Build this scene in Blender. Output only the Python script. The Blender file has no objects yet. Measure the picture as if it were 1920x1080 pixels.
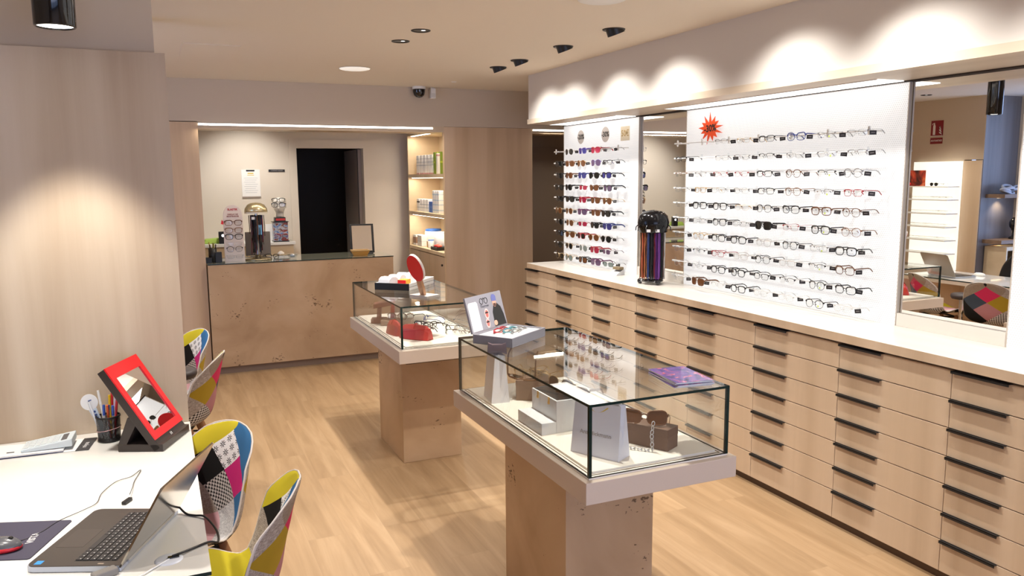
import bpy, math, random
from mathutils import Vector, Matrix
R = math.radians
PI = math.pi
random.seed(7)
SC = bpy.context.scene
COL = SC.collection

# ------------------------------------------------------------------ camera
cam_d = bpy.data.cameras.new('camera')
cam = bpy.data.objects.new('camera', cam_d)
COL.objects.link(cam)
cam_d.sensor_width = 36.0
cam_d.lens = 1487.09 / 1920 * 36
cam_d.clip_start = 0.02
_r = Vector((0.913255, -0.40731205, -0.00788672))
_u = Vector((0.06380124, 0.12387805, 0.99024423))
_f = Vector((0.40236142, 0.90484867, -0.13911926))
cam.matrix_world = Matrix(((_r.x, _u.x, -_f.x, 0.0), (_r.y, _u.y, -_f.y, 0.0), (_r.z, _u.z, -_f.z, 1.75), (0, 0, 0, 1)))
SC.camera = cam

# ------------------------------------------------------------------ look, sky
SC.view_settings.view_transform = 'Standard'
SC.view_settings.look = 'None'
SC.view_settings.exposure = 0.10
SC.view_settings.gamma = 1.0
SC.view_settings.use_curve_mapping = False
cy = SC.cycles
cy.max_bounces = 10
cy.diffuse_bounces = 5
cy.glossy_bounces = 6
cy.transmission_bounces = 8
cy.transparent_max_bounces = 40
cy.caustics_reflective = False
cy.caustics_refractive = False
cy.sample_clamp_indirect = 6.0
cy.use_denoising = True
W = bpy.data.worlds.new('sky')
SC.world = W
W.use_nodes = True
_bg = W.node_tree.nodes['Background']
_bg.inputs[0].default_value = (0.42, 0.58, 1.0, 1)
_bg.inputs[1].default_value = 1.6

WARM = (1.0, 0.86, 0.68)
NEUT = (1.0, 0.94, 0.86)
COOL = (0.62, 0.76, 1.0)
ZC = 2.607          # ceiling height


def light(kind, name, loc, aim, power, color, parent=None, **kw):
    d = bpy.data.lights.new(name, kind)
    d.energy = power
    d.color = color
    for k, v in kw.items():
        setattr(d, k, v)
    o = bpy.data.objects.new(name, d)
    COL.objects.link(o)
    o.location = loc
    v = Vector(aim) - Vector(loc)
    o.rotation_euler = v.to_track_quat('-Z', 'Y').to_euler()
    return o


# large lights: the niche LED, daylight through the shopfront,
# the row of recessed ceiling downlights (bodies follow further down for the seen ones only)
o = light('AREA', 'niche_led_light', (1.437, 7.47, 2.19), (1.437, 7.2, 0), 8, WARM, shape='RECTANGLE', size=2.1, size_y=0.03)
light('AREA', 'shopfront_daylight', (0.9, -2.4, 1.5), (0.9, 2, 1.0), 56, (0.70, 0.74, 1.0), shape='RECTANGLE', size=3.6, size_y=2.2)
light('AREA', 'side_window_daylight', (-2.22, 5.0, 1.5), (-1.6, 6.0, 1.3), 24, (.45, .60, 1.0), shape='RECTANGLE', size=1.7, size_y=2.0)
DOWN = [(1.486, 4.635), (1.479, 5.036), (1.48, 2.95), (1.48, 2.55), (1.48, 0.9), (0.3, 0.8), (-1.07, 6.327), (-0.45, 5.35), (-1.0, 1.6)]  # unseen ones away from the showcases are added for ambient fill
for i, (x, y) in enumerate(DOWN):
    light('SPOT', 'downlight_and_fill_beam', (x, y, ZC - 0.02), (x, y, 0), (115, 115, 105, 105, 40, 15, 55, 55, 45)[i], NEUT, spot_size=R(110), spot_blend=0.9, shadow_soft_size=0.02)
ADJ = [(2.533, 4.186), (2.543, 4.847), (2.535, 5.53), (2.534, 5.934), (2.535, 3.18), (2.535, 2.46), (2.535, 1.7), (2.535, 1.0)]
for (x, y) in ADJ:
    light('SPOT', 'wallwash_beam', (x + 0.01, y, ZC - 0.05), (3.27, y - .06, 0.99), 50, (1.0, .97, .93), spot_size=R(112), spot_blend=1.0, shadow_soft_size=0.03)

# ------------------------------------------------------------------ materials
MATS = {}


def nodes(m):
    nt = m.node_tree
    return nt, nt.nodes, nt.links, nt.nodes['Principled BSDF']


def mat(name, color, rough=0.5, metal=0.0, emit=0.0, ecol=None, coat=0.0, spec=0.5, trans=0.0, ior=1.45):
    if name in MATS:
        return MATS[name]
    m = bpy.data.materials.new(name)
    m.use_nodes = True
    b = m.node_tree.nodes['Principled BSDF']
    b.inputs['Base Color'].default_value = (*color, 1)
    b.inputs['Roughness'].default_value = rough
    b.inputs['Metallic'].default_value = metal
    b.inputs['Specular IOR Level'].default_value = spec
    b.inputs['Coat Weight'].default_value = coat
    b.inputs['Coat Roughness'].default_value = 0.04
    b.inputs['Transmission Weight'].default_value = trans
    b.inputs['IOR'].default_value = ior
    if emit:
        b.inputs['Emission Color'].default_value = (*(ecol or color), 1)
        b.inputs['Emission Strength'].default_value = emit
    MATS[name] = m
    return m


def nn(N, kind, **kw):
    n = N.new(kind)
    for k, v in kw.items():
        setattr(n, k, v)
    return n


def ramp(N, stops, interp='LINEAR'):
    r = N.new('ShaderNodeValToRGB')
    r.color_ramp.interpolation = interp
    e = r.color_ramp.elements
    while len(e) > 1:
        e.remove(e[-1])
    e[0].position = stops[0][0]
    e[0].color = (*stops[0][1], 1)
    for p, c in stops[1:]:
        x = e.new(p)
        x.color = (*c, 1)
    return r


def wood(name, c0, c1, c2, axis='Z', board=0.16, rough=0.45, grain=1.0, coord='pos'):
    """planks of straight-grained wood; the grain runs along the axis"""
    if name in MATS:
        return MATS[name]
    m = mat(name, c1, rough)
    nt, N, L, b = nodes(m)
    if coord == 'pos':
        src = nn(N, 'ShaderNodeNewGeometry').outputs['Position']
    else:
        src = nn(N, 'ShaderNodeTexCoord').outputs['Object']
    mp = nn(N, 'ShaderNodeMapping')
    k = {'X': (0.55, 9, 9), 'Y': (9, 0.55, 9), 'Z': (9, 9, 0.45)}[axis]
    mp.inputs['Scale'].default_value = k
    L.new(src, mp.inputs['Vector'])
    n1 = nn(N, 'ShaderNodeTexNoise')
    n1.inputs['Scale'].default_value = 1.0
    n1.inputs['Detail'].default_value = 5
    n1.inputs['Roughness'].default_value = 0.62
    n1.inputs['Distortion'].default_value = 0.35
    L.new(mp.outputs[0], n1.inputs['Vector'])
    mp2 = nn(N, 'ShaderNodeMapping')
    mp2.inputs['Scale'].default_value = {'X': (0.2, 2.6, 2.6), 'Y': (2.6, 0.2, 2.6), 'Z': (2.6, 2.6, 0.15)}[axis]
    L.new(src, mp2.inputs['Vector'])
    n2 = nn(N, 'ShaderNodeTexNoise')
    n2.inputs['Scale'].default_value = 1.6
    n2.inputs['Detail'].default_value = 2
    L.new(mp2.outputs[0], n2.inputs['Vector'])
    mx = nn(N, 'ShaderNodeMix', data_type='FLOAT')
    mx.inputs['Factor'].default_value = 0.68
    L.new(n1.outputs['Fac'], mx.inputs[2])
    L.new(n2.outputs['Fac'], mx.inputs[3])
    r = ramp(N, [(0.34, c0), (0.50, c1), (0.66, c2)])
    L.new(mx.outputs[0], r.inputs[0])
    L.new(r.outputs[0], b.inputs['Base Color'])
    bp = nn(N, 'ShaderNodeBump')
    bp.inputs['Strength'].default_value = 0.04 * grain
    L.new(n1.outputs['Fac'], bp.inputs['Height'])
    L.new(bp.outputs[0], b.inputs['Normal'])
    return m


def floor_mat():
    m = mat('oak_floor', (0.5, 0.37, 0.24), 0.42)
    nt, N, L, b = nodes(m)
    g = nn(N, 'ShaderNodeNewGeometry')
    sep = nn(N, 'ShaderNodeSeparateXYZ')
    L.new(g.outputs['Position'], sep.inputs[0])
    cmb = nn(N, 'ShaderNodeCombineXYZ')
    L.new(sep.outputs['Y'], cmb.inputs[0])
    L.new(sep.outputs['X'], cmb.inputs[1])
    bk = nn(N, 'ShaderNodeTexBrick')
    bk.offset = 0.37
    bk.inputs['Scale'].default_value = 1.0
    bk.inputs['Brick Width'].default_value = 1.25
    bk.inputs['Row Height'].default_value = 0.19
    bk.inputs['Mortar Size'].default_value = 0.0011
    bk.inputs['Mortar Smooth'].default_value = 0.3
    bk.inputs['Color1'].default_value = (0.0, 0.0, 0.0, 1)
    bk.inputs['Color2'].default_value = (1, 1, 1, 1)
    bk.inputs['Mortar'].default_value = (0.5, 0.5, 0.5, 1)
    L.new(cmb.outputs[0], bk.inputs['Vector'])
    mp = nn(N, 'ShaderNodeMapping')
    mp.inputs['Scale'].default_value = (11, 0.9, 1)
    L.new(g.outputs['Position'], mp.inputs['Vector'])
    ad = nn(N, 'ShaderNodeVectorMath', operation='MULTIPLY_ADD')
    L.new(bk.outputs['Color'], ad.inputs[0])
    ad.inputs[1].default_value = (7, 13, 5)
    L.new(mp.outputs[0], ad.inputs[2])
    n1 = nn(N, 'ShaderNodeTexNoise')
    n1.inputs['Scale'].default_value = 1.0
    n1.inputs['Detail'].default_value = 6
    n1.inputs['Roughness'].default_value = 0.62
    n1.inputs['Distortion'].default_value = 0.7
    L.new(ad.outputs[0], n1.inputs['Vector'])
    r = ramp(N, [(0.28, (0.31, 0.195, 0.10)), (0.5, (0.40, 0.262, 0.142)), (0.74, (0.49, 0.335, 0.195))])
    L.new(n1.outputs['Fac'], r.inputs[0])
    hs = nn(N, 'ShaderNodeHueSaturation')
    mr = nn(N, 'ShaderNodeMapRange')
    mr.inputs[3].default_value = 0.93
    mr.inputs[4].default_value = 1.06
    L.new(bk.outputs['Color'], mr.inputs[0])
    L.new(mr.outputs[0], hs.inputs['Value'])
    L.new(r.outputs[0], hs.inputs['Color'])
    mx = nn(N, 'ShaderNodeMix', data_type='RGBA')
    L.new(bk.outputs['Fac'], mx.inputs[0])
    L.new(hs.outputs[0], mx.inputs[6])
    mx.inputs[7].default_value = (0.36, 0.235, 0.13, 1)
    L.new(mx.outputs[2], b.inputs['Base Color'])
    return m


def stone_mat(name, c0, c1, c2):
    """travertine: soft clouds and small dark pits"""
    m = mat(name, c1, 0.55)
    nt, N, L, b = nodes(m)
    g = nn(N, 'ShaderNodeNewGeometry')
    n1 = nn(N, 'ShaderNodeTexNoise')
    n1.inputs['Scale'].default_value = 2.3
    n1.inputs['Detail'].default_value = 5
    n1.inputs['Distortion'].default_value = 0.6
    L.new(g.outputs['Position'], n1.inputs['Vector'])
    r = ramp(N, [(0.3, c0), (0.52, c1), (0.72, c2)])
    L.new(n1.outputs['Fac'], r.inputs[0])
    mp = nn(N, 'ShaderNodeMapping')
    mp.inputs['Scale'].default_value = (1, 1, 1.6)
    L.new(g.outputs['Position'], mp.inputs['Vector'])
    n2 = nn(N, 'ShaderNodeTexNoise')
    n2.inputs['Scale'].default_value = 55
    n2.inputs['Detail'].default_value = 3
    L.new(mp.outputs[0], n2.inputs['Vector'])
    n3 = nn(N, 'ShaderNodeTexNoise')
    n3.inputs['Scale'].default_value = 4.3
    n3.inputs['Detail'].default_value = 1
    L.new(g.outputs['Position'], n3.inputs['Vector'])
    ml = nn(N, 'ShaderNodeMath', operation='MULTIPLY')
    L.new(n2.outputs['Fac'], ml.inputs[0])
    L.new(n3.outputs['Fac'], ml.inputs[1])
    pit = nn(N, 'ShaderNodeMapRange')
    pit.inputs[1].default_value = 0.405
    pit.inputs[2].default_value = 0.43
    L.new(ml.outputs[0], pit.inputs[0])
    mx = nn(N, 'ShaderNodeMix', data_type='RGBA')
    L.new(pit.outputs[0], mx.inputs[0])
    L.new(r.outputs[0], mx.inputs[6])
    mx.inputs[7].default_value = (c0[0] * .35, c0[1] * .32, c0[2] * .3, 1)
    L.new(mx.outputs[2], b.inputs['Base Color'])
    bp = nn(N, 'ShaderNodeBump')
    bp.inputs['Strength'].default_value = 0.35
    bp.inputs['Distance'].default_value = 0.004
    bp.invert = True
    L.new(pit.outputs[0], bp.inputs['Height'])
    L.new(bp.outputs[0], b.inputs['Normal'])
    return m


def paint(name, c, rough=0.85):
    m = mat(name, c, rough, spec=0.2)
    nt, N, L, b = nodes(m)
    g = nn(N, 'ShaderNodeNewGeometry')
    n1 = nn(N, 'ShaderNodeTexNoise')
    n1.inputs['Scale'].default_value = 60
    n1.inputs['Detail'].default_value = 3
    L.new(g.outputs['Position'], n1.inputs['Vector'])
    bp = nn(N, 'ShaderNodeBump')
    bp.inputs['Strength'].default_value = 0.03
    L.new(n1.outputs['Fac'], bp.inputs['Height'])
    L.new(bp.outputs[0], b.inputs['Normal'])
    return m


def clear_mat(name, tint=(1, 1, 1), f0=0.04, tintmix=1.0, rough=0.0):
    """thin glass sheet: transparent, with Schlick reflection at the surface"""
    if name in MATS:
        return MATS[name]
    m = bpy.data.materials.new(name)
    m.use_nodes = True
    nt = m.node_tree
    N, L = nt.nodes, nt.links
    N.clear()
    out = N.new('ShaderNodeOutputMaterial')
    g = N.new('ShaderNodeNewGeometry')
    dt = nn(N, 'ShaderNodeVectorMath', operation='DOT_PRODUCT')
    L.new(g.outputs['Normal'], dt.inputs[0])
    L.new(g.outputs['Incoming'], dt.inputs[1])
    ab = nn(N, 'ShaderNodeMath', operation='ABSOLUTE')
    L.new(dt.outputs['Value'], ab.inputs[0])
    iv = nn(N, 'ShaderNodeMath', operation='SUBTRACT')
    iv.inputs[0].default_value = 1.0
    L.new(ab.outputs[0], iv.inputs[1])
    pw = nn(N, 'ShaderNodeMath', operation='POWER')
    L.new(iv.outputs[0], pw.inputs[0])
    pw.inputs[1].default_value = 5.0
    ma = nn(N, 'ShaderNodeMath', operation='MULTIPLY_ADD')
    L.new(pw.outputs[0], ma.inputs[0])
    ma.inputs[1].default_value = 1 - f0
    ma.inputs[2].default_value = f0
    tr = N.new('ShaderNodeBsdfTransparent')
    tr.inputs[0].default_value = (*tint, 1)
    gl = N.new('ShaderNodeBsdfGlossy')
    gl.inputs['Roughness'].default_value = rough
    gl.inputs[0].default_value = (1, 1, 1, 1)
    mx = N.new('ShaderNodeMixShader')
    L.new(ma.outputs[0], mx.inputs[0])
    L.new(tr.outputs[0], mx.inputs[1])
    L.new(gl.outputs[0], mx.inputs[2])
    L.new(mx.outputs[0], out.inputs[0])
    MATS[name] = m
    return m


def perforated():
    """backlit white sheet pierced by small holes in staggered rows"""
    m = mat('perforated_white', (0.86, 0.86, 0.85), 0.45, emit=0.50, ecol=(1.0, 0.99, 0.98))
    nt, N, L, b = nodes(m)
    g = nn(N, 'ShaderNodeNewGeometry')
    sep = nn(N, 'ShaderNodeSeparateXYZ')
    L.new(g.outputs['Position'], sep.inputs[0])

    def mth(op, a, bb, c=None):
        n = nn(N, 'ShaderNodeMath', operation=op)
        for i, q in enumerate((a, bb, c)):
            if q is None:
                continue
            if isinstance(q, (int, float)):
                n.inputs[i].default_value = q
            else:
                L.new(q, n.inputs[i])
        return n.outputs[0]
    P = 0.0115
    v = mth('DIVIDE', sep.outputs['Z'], P * 0.866)
    row = mth('FLOOR', v, 0)
    odd = mth('MULTIPLY', mth('MODULO', row, 2.0), 0.5)
    uu = mth('ADD', mth('DIVIDE', sep.outputs['Y'], P), odd)
    du = mth('SUBTRACT', mth('FRACT', uu, 0), 0.5)
    dv = mth('MULTIPLY', mth('SUBTRACT', mth('FRACT', v, 0), 0.5), 0.866)
    d = mth('SQRT', mth('ADD', mth('MULTIPLY', du, du), mth('MULTIPLY', dv, dv)), 0)
    mr = nn(N, 'ShaderNodeMapRange')
    mr.inputs[1].default_value = 0.24
    mr.inputs[2].default_value = 0.30
    L.new(d, mr.inputs[0])
    mx = nn(N, 'ShaderNodeMix', data_type='RGBA')
    L.new(mr.outputs[0], mx.inputs[0])
    mx.inputs[6].default_value = (0.28, 0.28, 0.28, 1)
    mx.inputs[7].default_value = (0.50, 0.50, 0.495, 1)
    L.new(mx.outputs[2], b.inputs['Base Color'])
    return m


M_FLOOR = floor_mat()
M_CEIL = paint('ceiling_paint', (0.78, 0.715, 0.615))
M_WALL = paint('taupe_wall_paint', (0.61, 0.525, 0.42))
M_BULK = paint('brightened_bulkhead_paint', (0.66, 0.615, 0.56))  # paler than the wall paint to make up for light the bulkhead lacks
M_NICHE = paint('pale_back_wall_paint', (0.70, 0.64, 0.56))
M_WOODZ = wood('pale_elm_vertical', (0.53, 0.375, 0.235), (0.64, 0.475, 0.315), (0.72, 0.56, 0.40), 'Z', rough=0.42)
M_WOODY = wood('pale_elm_along_run', (0.52, 0.42, 0.31), (0.60, 0.495, 0.375), (0.66, 0.555, 0.435), 'Y', rough=0.4)
M_WOODX = wood('pale_elm_across', (0.50, 0.38, 0.26), (0.60, 0.47, 0.33), (0.66, 0.54, 0.40), 'X', rough=0.4)
M_DRAWER = wood('pale_maple_fronts', (0.46, 0.34, 0.225), (0.55, 0.42, 0.29), (0.62, 0.49, 0.355), 'Z', rough=0.42)
M_TOP = wood('whitewashed_worktop', (0.69, 0.645, 0.58), (0.76, 0.715, 0.65), (0.80, 0.765, 0.71), 'Y', rough=0.28)
M_DARKWOOD = wood('dark_grey_oak', (0.10, 0.09, 0.09), (0.17, 0.155, 0.155), (0.24, 0.225, 0.225), 'Z', rough=0.35)
M_SHELFWOOD = wood('warm_shelf_oak', (0.58, 0.45, 0.29), (0.67, 0.54, 0.36), (0.74, 0.61, 0.43), 'X', rough=0.45)
M_LEG = wood('brown_beech_leg', (0.22, 0.10, 0.045), (0.30, 0.145, 0.065), (0.37, 0.19, 0.09), 'Z', rough=0.4)
M_STONE = stone_mat('travertine', (0.43, 0.285, 0.16), (0.54, 0.375, 0.225), (0.62, 0.455, 0.29))
M_TRAY = paint('limewashed_tray', (0.64, 0.54, 0.45), 0.5)
M_PERF = perforated()
M_BLACK = mat('black_satin', (0.012, 0.012, 0.013), 0.38)
M_BLACKM = mat('black_metal', (0.02, 0.018, 0.018), 0.45, 0.3)
M_GLOSSB = mat('gloss_black', (0.006, 0.006, 0.007), 0.08, coat=0.5)
M_WHITE = mat('white_lacquer', (0.82, 0.82, 0.80), 0.35)
M_PAPER = mat('white_paper', (0.84, 0.84, 0.83), 0.7)
M_LINING = mat('cream_lining', (0.80, 0.75, 0.67), 0.6)
M_CHROME = mat('chrome', (0.75, 0.75, 0.76), 0.12, 1.0)
M_STEEL = mat('brushed_silver', (0.62, 0.62, 0.63), 0.28, 1.0)
M_GOLD = mat('gold_metal', (0.83, 0.58, 0.22), 0.22, 1.0)
M_MIRROR = mat('mirror_silver', (0.93, 0.93, 0.92), 0.0, 1.0)
M_MIRROR_EDGE = mat('mirror_edge', (0.10, 0.07, 0.05), 0.4)
M_GLASS = clear_mat('clear_glass', (0.985, 0.995, 0.99), 0.045)
M_GLASSTOP = clear_mat('glass_top', (0.97, 0.985, 0.975), 0.055)
M_GEDGE = mat('dark_green_glass_edge', (0.004, 0.022, 0.02), 0.12)
M_LED = mat('led_strip', (1, 0.95, 0.86), 0.5, emit=7.0, ecol=(1.0, 0.93, 0.82))
M_LAMP = mat('lamp_glow', (1, 1, 1), 0.5, emit=9.0, ecol=(1.0, 0.97, 0.92))
M_RED = mat('red_lacquer', (0.70, 0.015, 0.02), 0.35)
M_REDCASE = mat('red_leather', (0.52, 0.03, 0.025), 0.4)
M_PLINTH = mat('brown_plinth', (0.10, 0.06, 0.035), 0.5)
M_ACRYL = clear_mat('clear_acrylic', (0.93, 0.94, 0.95), 0.06)
M_TAG = mat('black_card', (0.012, 0.010, 0.012), 0.55)
M_TAGTXT = mat('grey_print', (0.35, 0.33, 0.33), 0.6)
M_INK = mat('black_ink', (0.015, 0.015, 0.015), 0.6)


# ------------------------------------------------------------------ mesh builder
class MB:
    def __init__(self, T=None):
        self.v, self.f, self.mi, self.sm = [], [], [], []
        self.uv = {}
        self.T = T

    def add(self, vs, fs, m=0, smooth=False):
        b = len(self.v)
        if self.T is not None:
            vs = [self.T @ Vector(p) for p in vs]
        self.v += [tuple(p) for p in vs]
        for f in fs:
            self.f.append([b + i for i in f])
            self.mi.append(m)
            self.sm.append(smooth)
        return self

    def box(self, x0, x1, y0, y1, z0, z1, m=0, mt=None):
        vs = [(x0, y0, z0), (x1, y0, z0), (x1, y1, z0), (x0, y1, z0), (x0, y0, z1), (x1, y0, z1), (x1, y1, z1), (x0, y1, z1)]
        fs = [(0, 3, 2, 1), (4, 5, 6, 7), (0, 1, 5, 4), (1, 2, 6, 5), (2, 3, 7, 6), (3, 0, 4, 7)]
        self.add(vs, fs, m)
        if mt:                       # mt: {face number: material}
            for k, q in mt.items():
                self.mi[-6 + k] = q
        return self

    def hexa(self, lo, hi, m=0):
        """a solid between two quads (each 4 points, same winding)"""
        return self.add(list(lo) + list(hi), [(3, 2, 1, 0), (4, 5, 6, 7), (0, 1, 5, 4), (1, 2, 6, 5), (2, 3, 7, 6), (3, 0, 4, 7)], m)

    def prism(self, poly, a, b, ax='z', m=0, smooth=False):
        """poly in the plane across axis ax: z->(x,y), y->(x,z), x->(y,z)"""
        def P(p, h):
            return {'z': (p[0], p[1], h), 'y': (p[0], h, p[1]), 'x': (h, p[0], p[1])}[ax]
        n = len(poly)
        vs = [P(p, a) for p in poly] + [P(p, b) for p in poly]
        fs = [tuple(range(n - 1, -1, -1)), tuple(range(n, 2 * n))]
        self.add(vs, fs, m)
        self.add(vs, [(i, (i + 1) % n, n + (i + 1) % n, n + i) for i in range(n)], m, smooth)
        return self

    def cyl(self, p0, p1, r0, r1=None, n=16, m=0, caps=True, smooth=True):
        r1 = r0 if r1 is None else r1
        p0, p1 = Vector(p0), Vector(p1)
        d = (p1 - p0).normalized()
        a = d.orthogonal().normalized()
        b = d.cross(a)
        vs = []
        for p, r in ((p0, r0), (p1, r1)):
            vs += [p + (a * math.cos(2 * PI * i / n) + b * math.sin(2 * PI * i / n)) * r for i in range(n)]
        self.add(vs, [(i, (i + 1) % n, n + (i + 1) % n, n + i) for i in range(n)], m, smooth)
        if caps:
            self.add(vs, [tuple(range(n - 1, -1, -1)), tuple(range(n, 2 * n))], m)
        return self

    def lathe(self, prof, c=(0, 0, 0), n=24, m=0, smooth=True):
        vs, fs = [], []
        for (r, z) in prof:
            vs += [(c[0] + r * math.cos(2 * PI * i / n), c[1] + r * math.sin(2 * PI * i / n), c[2] + z) for i in range(n)]
        for k in range(len(prof) - 1):
            for i in range(n):
                j = (i + 1) % n
                fs.append((k * n + i, k * n + j, (k + 1) * n + j, (k + 1) * n + i))
        self.add(vs, fs, m, smooth)
        return self

    def tube(self, pts, r, n=8, m=0, closed=False, sq=None, up=None, smooth=True):
        """sweep a round (or sq=(w,h) rectangular) section along the points"""
        pts = [Vector(p) for p in pts]
        K = len(pts)
        vs, fs = [], []
        N0 = None
        for i, p in enumerate(pts):
            if closed:
                t = pts[(i + 1) % K] - pts[i - 1]
            else:
                t = pts[min(i + 1, K - 1)] - pts[max(i - 1, 0)]
            if t.length < 1e-9:
                t = Vector((0, 0, 1))
            t.normalize()
            if up is not None:
                a = Vector(up)
                a = (a - t * a.dot(t))
                if a.length < 1e-6:
                    a = t.orthogonal()
                a.normalize()
            elif N0 is None:
                a = t.orthogonal().normalized()
            else:
                a = N0 - t * N0.dot(t)
                a = a.normalized() if a.length > 1e-6 else t.orthogonal().normalized()
            N0 = a
            b = t.cross(a)
            rr = r[i] if isinstance(r, (list, tuple)) else r
            if sq:
                w, h = (sq[i] if isinstance(sq[0], (list, tuple)) else sq)
                vs += [p + a * (h / 2 * s1) + b * (w / 2 * s2) for s1, s2 in ((1, 1), (1, -1), (-1, -1), (-1, 1))]
            else:
                vs += [p + (a * math.cos(2 * PI * k / n) + b * math.sin(2 * PI * k / n)) * rr for k in range(n)]
        nn_ = 4 if sq else n
        for i in range(K if closed else K - 1):
            j = (i + 1) % K
            for k in range(nn_):
                l = (k + 1) % nn_
                fs.append((i * nn_ + k, i * nn_ + l, j * nn_ + l, j * nn_ + k))
        self.add(vs, fs, m, smooth and not sq)
        if not closed:
            self.add(vs, [tuple(range(nn_ - 1, -1, -1)), tuple((K - 1) * nn_ + k for k in range(nn_))], m)
        return self

    def ball(self, c, rx, ry=None, rz=None, n=14, k=9, m=0):
        ry = rx if ry is None else ry
        rz = rx if rz is None else rz
        vs, fs = [], []
        for j in range(k + 1):
            th = PI * j / k
            vs += [(c[0] + rx * math.sin(th) * math.cos(2 * PI * i / n), c[1] + ry * math.sin(th) * math.sin(2 * PI * i / n), c[2] - rz * math.cos(th)) for i in range(n)]
        for j in range(k):
            for i in range(n):
                fs.append((j * n + i, j * n + (i + 1) % n, (j + 1) * n + (i + 1) % n, (j + 1) * n + i))
        self.add(vs, fs, m, True)
        return self

    def mesh(self, name, mats):
        me = bpy.data.meshes.new(name)
        me.from_pydata(self.v, [], self.f)
        for q in mats:
            me.materials.append(q)
        for p, m, s in zip(me.polygons, self.mi, self.sm):
            p.material_index = m
            p.use_smooth = s
        me.update()
        return me

    def build(self, name, mats, parent=None, loc=None, rot=None, bevel=0.0, rel=False):
        if not isinstance(mats, (list, tuple)):
            mats = [mats]
        if rel and parent is not None:                 # geometry was given in world coordinates
            q = parent
            off = Vector((0, 0, 0))
            while q is not None:
                off += Vector(q.location)
                q = q.parent
            self.v = [tuple(Vector(p) - off) for p in self.v]
        o = bpy.data.objects.new(name, self.mesh(name, mats))
        COL.objects.link(o)
        if parent is not None:
            o.parent = parent
        if loc is not None:
            o.location = loc
        if rot is not None:
            o.rotation_euler = rot
        if bevel:
            b = o.modifiers.new('bevel', 'BEVEL')
            b.width = bevel
            b.segments = 2
            b.limit_method = 'ANGLE'
            b.angle_limit = R(40)
        return o


def tag(o, label=None, cat=None, group=None, kind=None):
    for k, v in (('label', label), ('category', cat), ('group', group), ('kind', kind)):
        if v:
            o[k] = v
    return o


def thing(name, label, cat, loc=(0, 0, 0), rz=0.0, group=None, rot=None):
    o = bpy.data.objects.new(name, None)
    o.empty_display_size = 0.05
    COL.objects.link(o)
    o.location = loc
    o.rotation_euler = rot if rot else (0, 0, rz)
    return tag(o, label, cat, group)


def struct(name, bm, mats, bevel=0.0, label=None):
    o = bm.build(name, mats, bevel=bevel)
    o['kind'] = 'structure'
    if label:
        o['label'] = label
    return o


def dup(root, loc=None, rz=None, rot=None, label=None, group=None, parent=None):
    c = root.copy()
    COL.objects.link(c)
    c.parent = parent
    if loc is not None:
        c.location = loc
    if rz is not None:
        c.rotation_euler = (0, 0, rz)
    if rot is not None:
        c.rotation_euler = rot
    if label:
        c['label'] = label
    if group:
        c['group'] = group
    for ch in [q for q in KIDS(root)]:
        dup(ch, parent=c)
    return c


def KIDS(root):
    return list(root.children)


FACE_MX = Matrix(((0, 0, -1), (-1, 0, 0), (0, 1, 0))).to_4x4()     # text read by someone looking towards +X
FACE_PX = Matrix(((0, 0, 1), (1, 0, 0), (0, 1, 0))).to_4x4()       # read looking towards -X
FACE_MY = Matrix(((1, 0, 0), (0, 0, -1), (0, 1, 0))).to_4x4()      # read looking towards +Y


def text_into(mb, s, size, T, m=0, ext=0.0006, align='CENTER', bold=0.0, sx=1.0):
    cu = bpy.data.curves.new('lettering', 'FONT')
    cu.body = s
    cu.size = size
    cu.extrude = ext
    cu.offset = bold
    cu.align_x = align
    cu.align_y = 'CENTER'
    cu.resolution_u = 2
    ob = bpy.data.objects.new('lettering', cu)
    COL.objects.link(ob)
    dg = bpy.context.evaluated_depsgraph_get()
    me = bpy.data.meshes.new_from_object(ob.evaluated_get(dg))
    mb.add([T @ Vector((p.co.x * sx, p.co.y, p.co.z)) for p in me.vertices], [tuple(p.vertices) for p in me.polygons], m)
    bpy.data.objects.remove(ob)
    bpy.data.curves.remove(cu)
    bpy.data.meshes.remove(me)
    return mb


def at(x, y, z, M=None, rz=0.0):
    T = Matrix.Translation((x, y, z))
    if rz:
        T = T @ Matrix.Rotation(rz, 4, 'Z')
    return T @ M if M is not None else T


ORD = ['first', 'second', 'third', 'fourth', 'fifth', 'sixth', 'seventh', 'eighth', 'ninth', 'tenth']

# ------------------------------------------------------------------ room shell
XW = 3.385           # face of the right wall (mirror plane)
struct('floor', MB().box(-4.0, 6.0, -2.8, 11.4, -0.12, 0), M_FLOOR)
struct('ceiling', MB().box(-4.0, 6.0, -2.8, 9.2, ZC, ZC + .12), M_CEIL)
struct('wall_right', MB().box(XW + .004, 3.54, -2.6, 6.42, 0, ZC), M_WALL)
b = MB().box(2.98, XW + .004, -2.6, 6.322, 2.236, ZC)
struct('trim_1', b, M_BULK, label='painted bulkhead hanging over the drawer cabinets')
b = MB().box(2.968, XW + .004, -2.6, 6.322, 2.196, 2.236)
struct('trim_2', b, M_WOODY, label='pale wooden soffit board under the painted bulkhead')
struct('trim_9', MB().box(3.352, XW + .004, -2.6, 6.40, 2.190, 2.196), mat('shadow_gap', (0.03, 0.02, 0.015), 0.8))
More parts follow.
